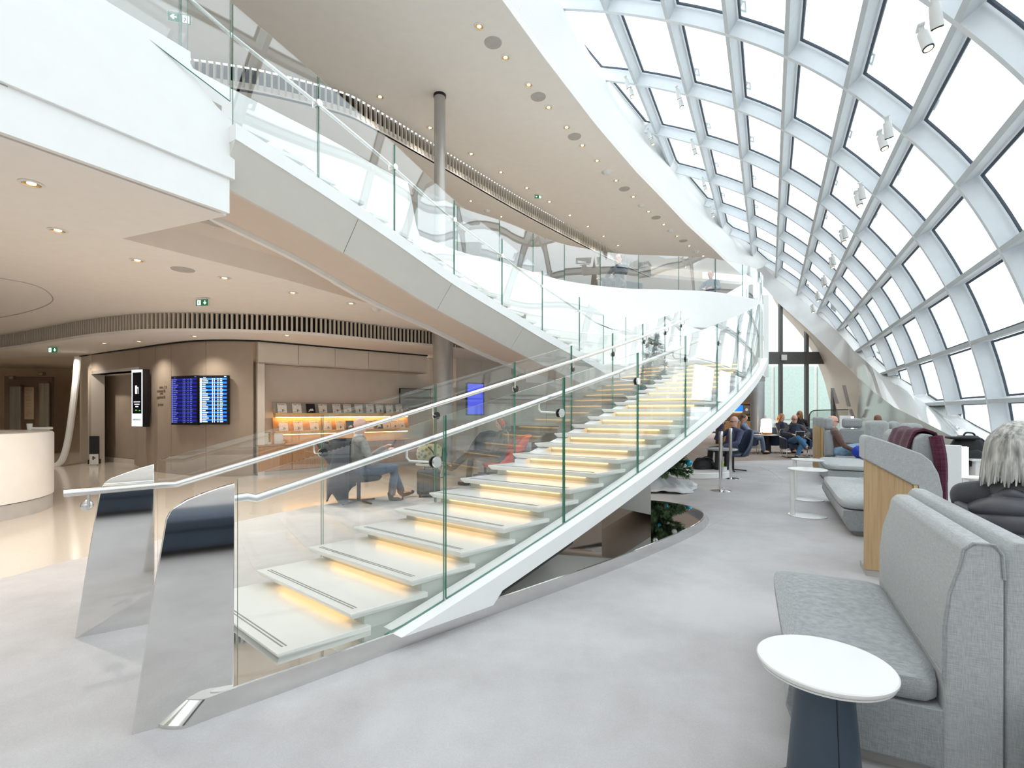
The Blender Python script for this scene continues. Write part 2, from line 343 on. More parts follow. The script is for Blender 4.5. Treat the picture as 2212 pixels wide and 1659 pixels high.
for k in range(12):
    seg = _g[k * 6:k * 6 + 7]; seg = [seg[0].lerp(seg[1], .03)] + seg[1:6] + [seg[6].lerp(seg[5], .03)]
    glasspanel(gb, atz(seg, 4.36), atz(seg, 5.28), gm='glass_bal')
obj('base_channel', MB().loft([[Vector((p.x, p.y, z)) + Vector((0, dy, 0)) for z, dy in ((4.3, -.03), (4.43, -.03), (4.43, .04), (4.3, .04))] for p in _g]), 'white', gb)
# ---- upper ceiling: higher field, slatted step, lower field
Ec = [(1085, 0), (1176, 125), (1278, 258), (1300, 285), (1375, 372), (1435, 434), (1483, 485), (1541, 538), (1563, 560), (1604, 595)]
Eu = [hall(-4, -3.75, 7.9), hall(2, -3.75, 7.9)] + [pz(x, y, 7.9) for x, y in Ec]
Sc = [(-150, 110), (300, 118), (480, 136), (600, 159), (736, 197), (803, 230), (939, 312), (1108, 417), (1230, 487), (1325, 539)]
Su = smoothline([pz(x, y, 7.9) for x, y in Sc] + [Vector((6.2, 22.5, 7.9))], 4)
uc = obj('ceiling_upper', MB().prism([(p.x, p.y) for p in Eu] + [(p.x, p.y) for p in reversed(Su)] + [(-14, -4)], 7.9, 8.05), 'ceil', kind='structure', smooth=0)
obj('lower_field', MB().prism([(p.x, p.y) for p in Su] + [(Eu[-1].x, Eu[-1].y), (11, 31), (-25, 31), (-25, Su[0].y)], 7.46, 7.6), 'ceil', uc, smooth=0)
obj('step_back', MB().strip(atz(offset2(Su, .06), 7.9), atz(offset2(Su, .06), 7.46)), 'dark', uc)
obj('step_lip', MB().loft([[Vector((p.x, p.y, z)) + Vector((0, dy, 0)) for z, dy in ((7.46, -.02), (7.5, -.02), (7.5, .08), (7.46, .08))] for p in Su]), 'ceil', uc)
sl_me = obj('slat', MB().box((0, 0, 0), (.035, .07, .4)), 'slat', uc, smooth=0); sl_me.location = (Su[0].x, Su[0].y, 7.69)
_sl = resample(Su, 190)
for i in range(1, 190):
    t = _sl[i] - _sl[i - 1]; piece('slat', sl_me.data, uc, (_sl[i].x, _sl[i].y, 7.69), math.atan2(t.y, t.x))
wbk = obj('wall_back_upper', MB().box((-7.8, 27.5, 7.7), (36.4, .3, 8.0)).box((-24.5, 11, 5.9), (.3, 36, 4.4)), M['taupe'], kind='structure', smooth=0)
obj('wall_front', MB().box((-4, -5.2, 5.5), (42, .3, 11.4)), 'white', kind='structure', smooth=0)
obj('wall_left', MB().box((-24.5, 11, 1.6), (.3, 36, 3.4)), 'taupe_light', kind='structure', smooth=0)
# ---- back wall under the mezzanine: convex taupe panels, niche, alcove, lift lobby
WT = 2.97
Wp = {300: 12.2, 345: 11.62, 400: 11.1, 450: 10.9, 500: 10.86, 547: 10.97}
def wpt(x, d=None):
    d = d or (lambda k: (lambda i: Wp[k[i]] + (Wp[k[i + 1]] - Wp[k[i]]) * (x - k[i]) / (k[i + 1] - k[i]))(max(j for j in range(len(k) - 1) if k[j] <= x or j == 0)))(sorted(Wp))
    return Vector(((x - CX) / F * d, d, 0))
wb = obj('wall_back', MB().box((-14, 29, 1.6), (44, .3, 3.3)), 'taupe_light', kind='structure', smooth=0)
def panel(pts, z0, z1, th=.06, mat='taupe', name='wall_panel', gap=.006):
    pts = [Vector(p) for p in pts]; pts[0] = pts[0].lerp(pts[1], gap / max((pts[1] - pts[0]).length, 1e-6)); pts[-1] = pts[-1].lerp(pts[-2], gap / max((pts[-2] - pts[-1]).length, 1e-6))
    q = offset2(pts, th); return obj(name, MB().loft([[Vector((a.x, a.y, z0)), Vector((a.x, a.y, z1)), Vector((b.x, b.y, z1)), Vector((b.x, b.y, z0))] for a, b in zip(pts, q)]), mat, wb)
for x0, x1 in ((300, 335), (335, 370), (370, 445), (445, 547)): panel([wpt(x0 + (x1 - x0) * k / 4) for k in range(5)], 0, WT, .3)
panel([wpt(172, 14.0), wpt(197, 13.55)], 0, WT, .3, 'taupe_light')
panel([wpt(197, 13.55), wpt(300)], 2.42, WT, .3)                                  # lintel of the alcove
A0, A1 = wpt(197, 13.55), wpt(300); bk = Vector((-.62, .78, 0)) * 1.6
panel([A0 + bk, (A0 + bk).lerp(A1 + bk, .8), A1 + bk + Vector((.5, 0, 0))], 0, 2.6, .1); panel([A0, A0 + bk], 0, 2.6, .05); panel([A1 + Vector((-.05, .3, 0)), A1 + bk], 0, 2.6, .05)
obj('alcove_soffit', MB().prism([(p.x, p.y) for p in (A0, A1, A1 + bk, A0 + bk)], 2.42, 2.5), 'ceil', wb, smooth=0)
obj('skirting', MB().box((A0 + bk).lerp(A1 + bk, .5) + Vector((.03, -.05, .06)), (3.6, .03, .12), math.atan2((A1 - A0).y, (A1 - A0).x)), 'taupe_light', wb)
CF0, CF1 = Vector((-5.56, 10.97, 0)), Vector((-2.35, 13.85, 0)); cdir = (CF1 - CF0).normalized(); cnl = Vector((-cdir.y, cdir.x, 0)); CANG = math.atan2(cdir.y, cdir.x)
for i in range(5): panel([CF0.lerp(CF1, i / 5), CF0.lerp(CF1, (i + 1) / 5)], 2.46, WT, .12, 'taupe_light')
panel([CF0 + cnl * .62 - cdir * .3, CF1 + cnl * .62 + cdir * .6], 0, WT, .1, 'taupe_light')
panel([CF0 + cnl * .6, CF0], 0, 2.5, .14, 'taupe_light'); obj('niche_soffit', MB().prism([(p.x, p.y) for p in (CF0, CF1, CF1 + cnl * .62, CF0 + cnl * .62)], 2.46, 2.5), 'taupe_light', wb, smooth=0)
for i, (x0, d0, x1, d1) in enumerate(((985, 14.6, 1040, 15.4), (1040, 15.4, 1100, 16.4), (1100, 16.4, 1180, 17.6), (1180, 17.6, 1300, 19.2))): panel([wpt(x0, d0), wpt(x1, d1)], 0, WT, .15, 'taupe_light')
# dropped soffit and slatted frieze
Sl = [(-200, 751, 3.3), (0, 725, 3.3), (170, 694, 3.3), (250, 683, 3.3), (320, 677, 3.3), (450, 676, 3.3), (640, 683, 3.3), (750, 694, 3.3), (850, 707, 3.3), (935, 716, 3.3), (1010, 729, 3.3), (1070, 744, 3.3)]
SL = smoothline([pz(*p) for p in Sl], 5)
so = obj('soffit_dropped', MB().prism([(p.x, p.y) for p in SL] + [(6, 18), (6, 26), (-24, 26), (-24, SL[0].y)], 2.97, 3.0), 'ceil', kind='structure', smooth=0)
so.name = 'ceiling_soffit'
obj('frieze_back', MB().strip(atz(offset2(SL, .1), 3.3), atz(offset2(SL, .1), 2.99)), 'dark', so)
obj('frieze_lip', MB().loft([[Vector((p.x, p.y, z)) + Vector((0, dy, 0)) for z, dy in ((2.94, -.03), (2.995, -.03), (2.995, .1), (2.94, .1))] for p in SL]), 'ceil', so)
_s2 = resample(SL, 230); s_me = obj('slat', MB().box((0, 0, 0), (.038, .05, .3)), 'slat', so, smooth=0); s_me.location = (_s2[0].x, _s2[0].y, 3.145)
for i in range(1, 230):
    t = _s2[i] - _s2[i - 1]; piece('slat', s_me.data, so, (_s2[i].x, _s2[i].y, 3.145), math.atan2(t.y, t.x))
obj('shadow_gap', MB().tube([wpt(172, 14.0) + Vector((.02, -.02, 2.95))] + [wpt(300 + (247) * k / 12) + Vector((0, -.03, 2.95)) for k in range(13)] + [CF0.lerp(CF1, k / 4) + Vector((.02, -.03, 2.95)) for k in range(5)], .018, 5), 'dark', so)
# lift lobby: side wall, two steel lift doors, directory plate, leaning white-edged glass screen
lw = obj('wall_lift_lobby', MB().box((-19.0, 17.6, 1.48), (9, .3, 2.96), R(10)), plain('lobby_cream', srgb(206, 182, 156), .35), kind='structure', smooth=0)
M['lobby_dark'] = plain('lobby_bronze', srgb(120, 98, 80), .35)
obj('lift_surround', MB().box(px(64, 888, 16.7), (1.36, .12, 2.3), R(10)), 'lobby_dark', lw, smooth=0)
# ---- columns
def column(x, d, r, z0, z1, mat, label):
    c = px(x, 890, d); t = thing('column', label, 'column', (c.x, c.y, z0))
    obj('shaft', MB().lathe((c.x, c.y, 0), [(r, z0), (r, z1)], 40), mat, t)
    obj('collar', MB().lathe((c.x, c.y, 0), [(r + .012, z1 - .05), (r + .012, z1)], 40), 'dark', t, smooth=30); return t
column(957, 11.3, .225, 0, 3.3, 'col', 'round grey metal column on the lower floor passing behind the glass stairs')
column(950, 10.28, .115, 4.3, 7.9, 'col', 'slim grey column between upper floor and ceiling behind the upper stair flight')
column(1636, 19.4, .25, 0, 3.1, 'col2', 'silver round column beyond the stairs beside the lit lantern')
# ================================================================= GLASS VAULT
PR = {0: (-4.75, 9.66), 1: (-3.29, 9.05), 2: (-1.945, 8.37), 3: (-.77, 7.66), 4: (.274, 6.88), 5: (1.242, 5.97), 6: (2.1, 4.93), 7: (2.83, 3.85), 8: (3.38, 2.67), 9: (3.78, 1.45), 10: (4.05, .22), 11: (4.16, -.85)}
PRs = smoothline([(PR[i][0], 0, PR[i][1] + EH) for i in range(12)], 12)
def prof(v):
    v = max(0, min(10.999, v)); f = v * 12; i = int(f); return PRs[i].lerp(PRs[min(i + 1, len(PRs) - 1)], f - i)
def vp(s, v, dn=0):
    p = prof(v); q = prof(v + .05) - prof(v - .05); n = Vector((q.z, 0, -q.x)).normalized()    # outward normal (t,z)
    if n.x < 0 and v > 5 or n.z < 0 and v <= 5: n = -n
    p = p + n * dn; return hall(s, p.x, p.z)
ENDs = {0: 12.0, .35: 14, 1: 19.0, 2: 24.6, 3: 27.2, 4: 29.0, 5: 29.4, 6: 29.2, 7: 28.1, 8: 26.7, 9: 23.5, 10: 18.5, 11: 12.9}
_ek = sorted(ENDs)
def send(v):
    for a, b in zip(_ek, _ek[1:]):
        if v <= b: return ENDs[a] + (ENDs[b] - ENDs[a]) * (v - a) / (b - a)
    return ENDs[11]
RIBS = [5.41 + 2.83 * k for k in range(-2, 9)]
vt = thing('window_1', None, None, hall(12, 4.1, 0), kind='structure')
def ribmesh(path, nrm, w, dep):
    """bar along path; nrm(i) outward normal, dep inward depth, w thickness across"""
    mb = MB(); rings = []
    for i, p in enumerate(path):
        t = (path[min(i + 1, len(path) - 1)] - path[max(i - 1, 0)]).normalized(); n = nrm(i); c = t.cross(n).normalized()
        rings.append([p + c * w / 2 + n * dep, p - c * w / 2 + n * dep, p - c * w / 2, p + c * w / 2])
    return mb.loft(rings)
def vn(s, v): return (vp(s, v, .1) - vp(s, v, 0)).normalized()
for s in RIBS:
    vs = [k / 8 for k in range(0, 89) if send(k / 8) >= s - .05]
    if len(vs) < 3: continue
    obj('rib', ribmesh([vp(s, v) for v in vs], lambda i: vn(s, vs[i]), .09, .36), 'frame', vt)
for i in range(0, 12):
    n = 24; s1 = min(send(min(i, 10.99)) + .1, 40); ss = [-1 + (s1 + 1) * k / n for k in range(n + 1)]; v = min(i, 10.98)
    obj('purlin', ribmesh([vp(s, v) for s in ss], lambda j: vn(10, v), .09, .36), 'purlin', vt)
def clip(poly, v0, v1):
    """keep the part of a (s,v) polygon with s below the end arch"""
    out = []; g = lambda p: send(p[1]) - p[0]
    for k in range(len(poly)):
        a, b = poly[k], poly[(k + 1) % len(poly)]; ga, gb = g(a), g(b)
        if ga >= 0: out.append(a)
        if ga * gb < 0: f = ga / (ga - gb); out.append((a[0] + (b[0] - a[0]) * f, a[1] + (b[1] - a[1]) * f))
    return out
npane = 0
for k in range(len(RIBS)):
    s0 = RIBS[k]; s1 = RIBS[k] + 2.83
    for i in range(11):
        v0, v1 = i, min(i + 1, 10.98); seg = 3
        poly = [(s0 + .07, v0 + .045)] + [(s0 + .07, v0 + (v1 - v0) * q / seg) for q in range(1, seg)] + [(s0 + .07, v1 - .045)] + [(s1 - .07, v1 - .045)] + [(s1 - .07, v0 + (v1 - v0) * q / seg) for q in range(seg - 1, 0, -1)] + [(s1 - .07, v0 + .045)]
        poly = clip(poly, v0, v1)
        if len(poly) < 3: continue
        mx = max(p[0] for p in poly) - min(p[0] for p in poly)
        if mx < .25: continue
        a = [vp(s, v, .33) for s, v in poly]; b = [vp(s, v, .35) for s, v in poly]
        pn = obj('pane', MB().hexa(a, b, 0, 0), 'pane', vt, smooth=0); npane += 1
        # dark gasket round the pane
        cs = sum(p[0] for p in poly) / len(poly); cv = sum(p[1] for p in poly) / len(poly)
        inn = [(s + (.05 if s < cs else -.05), v + (.035 if v < cv else -.035)) for s, v in poly]
        g = MB(); A = [vp(s, v, .3) for s, v in poly]; B = [vp(s, v, .3) for s, v in inn]; n = len(A)
        g.add(A + B, [(j, (j + 1) % n, n + (j + 1) % n, n + j) for j in range(n)]); A2 = [vp(s, v, .329) for s, v in inn]
        g.add(B + A2, [(j, (j + 1) % n, n + (j + 1) % n, n + j) for j in range(n)]); obj('gasket', g, 'gasket', pn, smooth=0)
for k in range(2, 9):
    for v in (1.94, 2.94, 4.94, 5.94):
        if send(v) < RIBS[k] + 1: continue
        s = RIBS[k] + .12; mb = MB(); q = [(0, 0), (.34, 0), (.34, -.20), (0, -.20)]; q2 = [(.07, -.03), (.27, -.03), (.27, -.12), (.07, -.06)]
        A = [vp(s + a, v + b * .8, .75) for a, b in q]; B = [vp(s + a, v + b * .8, .75) for a, b in q2]; n = 4
        mb.add(A + B, [(j, (j + 1) % n, n + (j + 1) % n, n + j) for j in range(n)]); o = obj('sunshade_bracket', mb, 'frame', vt, smooth=0); m = o.modifiers.new('solid', 'SOLIDIFY'); m.thickness = .015
# ---- white bands where the vault meets the ceiling and the end arch
def bpt(v, ds=0, dn=0): return vp(send(v) + ds, v, dn)
# perforated fascia from ceiling edge up to the vault
Bl = [vp(3, .2), vp(8, .3), vp(11.3, .38), vp(15.2, .56), bpt(1), bpt(1.6), bpt(2), bpt(2.5), bpt(3), bpt(3.5)]
El = resample(Eu, 60); Bs = smoothline(Bl, 8)
wr = obj('wall_right_upper', MB().strip(resample(smoothline(Eu, 6), 70), resample(Bs, 70)), 'white', kind='structure', smooth=40)
M['perforated'] = None
m_, nt_, b_ = newmat('perforated_panel'); b_.inputs['Roughness'].default_value = .6
tc_ = node(nt_, 'ShaderNodeTexCoord'); w_ = node(nt_, 'ShaderNodeTexWave', Scale=5.0); w_.bands_direction = 'Y'; nt_.links.new(tc_.outputs['Object'], w_.inputs['Vector'])
nt_.links.new(ramp(nt_, w_.outputs[0], [(.35, srgb(214, 212, 208)), (.55, srgb(240, 239, 236))]), b_.inputs['Base Color']); M['perforated'] = m_
wr.data.materials.clear(); wr.data.materials.append(M['perforated'])
# end arch: white face inwards, beige soffit
C1 = [bpt(v, .02, .02) for v in (2.6, 3, 3.5, 4, 4.5, 5, 5.5, 6, 6.5, 7, 7.5, 8, 8.5, 9, 9.5, 10, 10.5, 10.95)]
c2px = [(1575, 566), (1600, 585), (1628, 604), (1652, 622), (1668, 640), (1685, 658), (1705, 676), (1730, 698), (1758, 724), (1790, 755), (1822, 786), (1852, 815), (1885, 845), (1932, 880), (1987, 907), (2059, 944), (2117, 965), (2205, 998)]
sC = [27.4, 28, 28.6, 29, 29.2, 29.3, 29.3, 29.2, 28.9, 28.3, 27.6, 26.6, 25, 22.6, 19.6, 16.2, 13.8, 11.5]
def ps(x, y, s): u = (x - CX) / F; return px(x, y, s / (SA * u + CA))
TW = 3.5                                                            # the wainscot stands at this t
def pt(x, y, t): u = (x - CX) / F; return px(x, y, t / (CA * u - SA))
C2 = [ps(x, y, s) if x < 1840 else pt(x, y, TW) for (x, y), s in zip(c2px, sC)]
ar = obj('wall_end_arch', MB().strip([hall(4, 4.13, -.1), hall(8.5, 4.13, .2)][::-1] + [] if False else smoothline(C1, 4) + [hall(8.5, 4.14, .45), hall(4, 4.16, .1)], smoothline(C2, 4) + [hall(8.2, TW, .45), hall(4, TW, .15)]), 'white_gloss', kind='structure', smooth=60)
c3px = [(1672, 648), (1676, 655), (1686, 672), (1702, 690), (1722, 712), (1744, 742), (1762, 775), (1778, 815), (1788, 850), (1795, 880), (1802, 912)]
a3 = [ps(x, y, 31.5) for x, y in c3px]
a2 = [ps(1668, 640, 29.2)] + C2[5:12] + [ps(1868, 850, 26), ps(1876, 880, 26), ps(1884, 925, 26)]
obj('arch_soffit', MB().strip(smoothline(a2, 4), smoothline(a3, 4)), 'beige_soffit', ar, smooth=60)
for x0, y0, x1, y1 in ((1797, 838, 1808, 872), (1822, 832, 1833, 878), (1836, 884, 1842, 902)):
    d0 = 29.3 / (SA * (x0 - CX) / F + CA) - 2.2
    obj('slot', MB().hexa([px(x0, y0, d0), px(x0 + 5, y0, d0), px(x1 + 5, y1, d0), px(x1, y1, d0)], [p + Vector((0, .1, 0)) for p in [px(x0, y0, d0), px(x0 + 5, y0, d0), px(x1 + 5, y1, d0), px(x1, y1, d0)]]), 'grille', ar, smooth=0)
vsr = [.4, 1, 1.6, 2, 2.6, 3, 3.5, 4, 4.5, 5, 5.5, 6, 6.5, 7, 7.5, 8, 8.5, 9, 9.5, 10, 10.5, 10.95]
obj('reveal', MB().strip([bpt(v, .02, -.02) for v in vsr], [bpt(v, .06, .55) for v in vsr]), 'white', ar, smooth=40)
# sill band lower part runs down to the glossy grey wainscot
wn = [hall(s, 4.12, 0) for s in (4, 9, 11.5, 13.8, 16.2, 19.6, 22.6, 25, 26.4)]
tp = [hall(4, TW, .15), hall(8.5, TW, .45), C2[17], C2[16], C2[15], C2[14], C2[13], C2[12], C2[11]]
M['wainscot'] = plain('wainscot_gloss', srgb(196, 193, 190), .09, var=.01)
wrt = obj('wall_right', MB().strip([Vector((t.x, t.y, 0)) for t in tp], tp), 'wainscot', kind='structure', smooth=30)
obj('baseboard', MB().strip([Vector((t.x, t.y, 0)) + hall(0, -.02) for t in tp], [Vector((t.x, t.y, .1)) + hall(0, -.02) for t in tp]), 'grille', wrt)
# ---- far curtain wall under the arch
w2 = thing('window_2', None, None, (13, 26, 0), kind='structure')
M['mull_dark'] = plain('mullion_dark', srgb(96, 98, 96), .5)
for x in (1560, 1622, 1686, 1742, 1800): obj('mullion', MB().box(px(x, 890, 26) + Vector((0, 0, 2.6)), (.14, .2, 8)), 'mull_dark', w2, smooth=0)
for z, h in ((4.2, .62), (.35, .1)): obj('transom', MB().box((13, 26, z), (12, .16, h)), 'mull_dark', w2, smooth=0)
for k, (x0, x1) in enumerate(((1560, 1622), (1622, 1686), (1686, 1742), (1742, 1800), (1800, 1860))):
    for z0, z1 in ((.4, 3.9), (4.5, 9)):
        p, q = px(x0 + 2, 890, 26), px(x1 - 2, 890, 26); obj('pane', MB().box(((p.x + q.x) / 2, 26, (z0 + z1) / 2), (q.x - p.x, .02, z1 - z0)), 'pane', w2, smooth=0)
obj('notice', MB().box(px(1694, 772, 25.8), (.28, .02, .28)), 'whiteplastic', w2, smooth=0)
# ---- outside: apron, pale terminal building with a rounded roof, parked equipment
M['apron'] = plain('apron', srgb(222, 224, 224), .9)
obj('ground_outside', MB().box((40, 60, -2.2), (300, 260, .2)), 'apron', kind='structure', smooth=0)
M['hangar'] = plain('pale_cladding', srgb(232, 231, 226), .6); M['hangar_glass'] = plain('greenish_glazing', srgb(190, 208, 200), .25)
hg = thing('terminal_building', 'long pale building with a rounded roof seen through the lower roof panes', 'building', (44, 36, -2))
prof_h = [(-9, -2), (-9, 7), (-8.2, 10.5), (-6, 13.2), (-2, 15), (3, 15.5), (3, -2)]
obj('hall', MB().loft([[hall(s, 34 + a * 1.2, z) for a, z in prof_h] for s in (-6, 4, 14, 24, 33, 42)]), 'hangar', hg, smooth=30)
for s in range(-4, 42, 4): obj('glazing', MB().box(hall(s, 34 - 10.85, 1.2), (3.4, .1, 3.6), PI / 2 + HR), 'hangar_glass', hg, smooth=0)
fb = thing('gate_building', 'pale green glazed building across the apron behind the far window', 'building', (14, 42, -2))
obj('facade', MB().box((16, 44, 4.5), (34, 4, 13)), 'hangar', fb, smooth=0)
for i in range(8): obj('glazing', MB().box((2 + i * 3.6, 41.9, 3.0), (3.3, .1, 4.4)), 'hangar_glass', fb, smooth=0)
for i in range(8): obj('glazing', MB().box((2 + i * 3.6, 41.9, -.4), (3.3, .1, 1.8)), 'hangar_glass', fb, smooth=0)
# ================================================================= STAIRCASE
r_, z0_, x0_, y0_, th0_, k1_, k2_, n0_, g_, w_, sk_ = .0924, .1458, -1.5538, 2.7899, .7432, .0233, -.0107, 2.4438, .3571, 1.1493, .1442
LAM = 1.09
def th(n): return th0_ - k1_ * n - k2_ * math.log1p(math.exp(min(n - n0_, 30)))
_P = {1: Vector((x0_, y0_, 0))}
for n in range(2, 34): _P[n] = _P[n - 1] + g_ * Vector((math.sin(th(n) + sk_), math.cos(th(n) + sk_), 0))
for n in range(0, -5, -1): _P[n] = _P[n + 1] - g_ * Vector((math.sin(th(n + 1) + sk_), math.cos(th(n + 1) + sk_), 0))
def SP(n, off, z=0):
    i = math.floor(n); p = _P[i].lerp(_P[i + 1], n - i); t = th(n); return Vector(((p.x - off * math.cos(t)) * LAM, (p.y + off * math.sin(t)) * LAM, EH + (z - EH) * LAM))
def FZ(z): return EH + (z - EH) / LAM                              # true height to the flight's own height scale
def zn(n): return z0_ + r_ * n
st = thing('staircase', 'white stone staircase with glass sides, lit treads and a mirror steel base', 'staircase', (0, 4.5, 0))
HW = w_ / 2
def tread(n, f, hw, zt, a=-.02, b=1.30, parent=st):
    """stone tread with a bevelled nose; f(n, off, z) gives points"""
    lo = .022
    top = [f(n + a, hw, zt), f(n + a, -hw, zt), f(n + b, -hw, zt), f(n + b, hw, zt)]
    m1 = [f(n + a, hw, zt - .012), f(n + a, -hw, zt - .012), f(n + b, -hw, zt - .03), f(n + b, hw, zt - .03)]
    bt = [f(n + a + .07, hw - lo, zt - .042), f(n + a + .07, -hw + lo, zt - .042), f(n + b, -hw + lo, zt - .042), f(n + b, hw - lo, zt - .042)]
    t = obj('tread', MB().loft([bt, m1, top]), 'tread', parent, smooth=0, bevel=.004)
    for q in (.13, .18):
        obj('grip_strip', MB().hexa([f(n + a + q, hw - .06, zt), f(n + a + q, -hw + .06, zt), f(n + a + q + .02, -hw + .06, zt), f(n + a + q + .02, hw - .06, zt)], [f(n + a + q, hw - .06, zt + .0015), f(n + a + q, -hw + .06, zt + .0015), f(n + a + q + .02, -hw + .06, zt + .0015), f(n + a + q + .02, hw - .06, zt + .0015)]), 'groove', t, smooth=0)
    return t
for n in range(1, 25):
    z = zn(n); fl_ = max(FZ(.09), z - .22)
    if n < 24: tread(n, SP, HW, z)
    e = 1.26 if n < 24 else 1.4
    obj('riser', MB().hexa([SP(n + .25, HW - .035, fl_), SP(n + .25, -HW + .035, fl_), SP(n + e, -HW + .035, fl_), SP(n + e, HW - .035, fl_)],
                           [SP(n + .25, HW - .035, z - .04), SP(n + .25, -HW + .035, z - .04), SP(n + e, -HW + .035, z - .04), SP(n + e, HW - .035, z - .04)]), 'riser', st, smooth=0)
    obj('led_strip', MB().hexa([SP(n + .20, HW - .16, z - .058), SP(n + .20, -HW + .16, z - .058), SP(n + .25, -HW + .16, z - .058), SP(n + .25, HW - .16, z - .058)],
                               [SP(n + .20, HW - .16, z - .043), SP(n + .20, -HW + .16, z - .043), SP(n + .25, -HW + .16, z - .043), SP(n + .25, HW - .16, z - .043)]), 'led', st, smooth=0)
# stringers either side (white box sections); underside
def band(f, n0, n1, o1, o2, top, bot, mat, name, k=60, parent=st):
    """box section following the flight between offsets o1 and o2, z relative to pitch"""
    rings = []
    for i in range(k + 1):
        n = n0 + (n1 - n0) * i / k; zt = zn(n) + (top(n) if callable(top) else top); zb = zn(n) + (bot(n) if callable(bot) else bot)
        rings.append([f(n, o1, zt), f(n, o1, zb), f(n, o2, zb), f(n, o2, zt)])
    return obj(name, MB().loft(rings), mat, parent, smooth=40)
GO = -.68; GF = .615                                              # glass offsets, near and far side
band(SP, 2.45, 26.5, GO - .08, -HW - .005, -.165, lambda n: -(zn(n) - FZ(.1)) if n < 4.4 else -.275, 'white', 'stringer', 110)
band(SP, 9.0, 26.5, HW - .14, HW - .02, -.06, -.44, 'white', 'stringer')
def hull(pts, mat, name, n0=4.5, n1=26.5, k=70):
    obj(name, MB().loft([[SP(n, o, max(zn(n) + z, FZ(.098))) for o, z in pts] for n in [n0 + (n1 - n0) * i / k for i in range(k + 1)]]), mat, st, smooth=40)
hull([(GO - .06, -.27), (-.32, -.62), (-.30, -.58), (GO - .02, -.26)], 'stringer_grey', 'side_panel'); hull([(-.32, -.62), (.32, -.62), (.32, -.57), (-.32, -.57)], 'beige_soffit', 'underside'); hull([(HW - .02, -.30), (.32, -.62), (.30, -.58), (HW - .06, -.29)], 'stringer_grey', 'side_panel')
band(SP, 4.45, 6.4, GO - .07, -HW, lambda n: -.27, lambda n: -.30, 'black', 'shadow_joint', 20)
def tops(n): return zn(n) + .92
def railing(off, first, pitch, count, glen, side):
    for k in range(count):
        a = first + pitch * k + .02; b = first + pitch * (k + 1) - .02; q = 8
        lo = [SP(a + (b - a) * i / q, off, max(zn(a + (b - a) * i / q) - .16, FZ(.1))) for i in range(q + 1)]
        hi = [SP(a + (b - a) * i / q, off, tops(a + (b - a) * i / q)) for i in range(q + 1)]
        glasspanel(st, lo, hi)
railing(GO, .41, 2.99, 8, 0, -1)
railing(GF, .40, 2.945, 8, 0, 1)
def disc(c, ax, r, h, mb, mi=0): 
    z = Vector(ax).normalized(); x = z.orthogonal().normalized(); m = Matrix((x, z.cross(x), z)).transposed()
    return mb.lathe(c, [(r, -h / 2), (r, h / 2)], 16, mi, axis=m)
def handrail(off, dz, start, n1, br, inward):
    pts = start + [SP(n1[0] + (n1[1] - n1[0]) * i / 50, off, zn(n1[0] + (n1[1] - n1[0]) * i / 50) + dz) for i in range(51)]
    h = obj('handrail', MB().tube(pts, .021, 12), 'brushed', st)
    for n in br:
        zb = zn(n) + dz - .115; g0 = SP(n, GO if off < 0 else GF, zb); r0 = SP(n - .32, off, zn(n - .32) + dz); ax = SP(n, 1) - SP(n, 0)
        mb = MB(); sg = 1 if off < 0 else -1; disc(g0 + ax * .012 * sg, ax, .036, .012, mb, 1); disc(g0 - ax * .014 * sg, ax, .034, .014, mb)
        elbow = SP(n - .32, off, zb + .01); mb.tube([g0, g0.lerp(elbow, .9), elbow + Vector((0, 0, .02)), r0 - Vector((0, 0, .015))], .0075, 8)
        obj('bracket', mb, ['brushed', 'black'], h)
handrail(-.585, .785, [SP(.42, -.585, 1.005), SP(.62, -.585, 1.01)], (.72, 24), [3.2, 6.25, 9.3, 12.4, 15.6, 18.6], 1)
handrail(.53, .755, [SP(-.85, .53, .955), SP(.45, .53, .962)], (.62, 24.6), [3.35, 6.3, 9.25, 12.2, 15.1, 18.1, 21.0, 23.9], -1)
obj('bracket', MB().tube([SP(-.55, GF, .87), SP(-.55, .53, .87), SP(-.55, .53, .94)], .008, 8).ball(SP(-.55, GF - .02, .87), .035, 12), 'brushed', st)
# mirror steel end plates standing at the foot of each glass side
def endplate(off, tip, outline):
    a = SP(.38, off); a.z = 0; t = pz(tip[0], tip[1], 0); d = (a - t).normalized(); nn = Vector((-d.y, d.x, 0)); o = []
    for x, y in outline:
        u = (x - CX) / F; k = (u * t.y - t.x) / (d.x - u * d.y); p = t + d * k; o.append(Vector((p.x, p.y, EH + (HY - y) / F * p.y)))
    o += [t, a + Vector((0, 0, .0))]
    return obj('end_plate', MB().hexa([p + nn * .016 for p in o], [p - nn * .016 for p in o]), 'steel', st, smooth=30, bevel=.005)
endplate(GO, (284, 1586), [(507, 1043), (475, 1052), (443, 1063), (403, 1079), (379, 1093), (366, 1106), (358, 1122), (354, 1146), (346, 1192), (332, 1273)])
endplate(GF, (162, 1379), [(333, 1002), (300, 1011), (270, 1021), (240, 1032), (228, 1039), (220, 1049), (215, 1067), (195, 1176)])
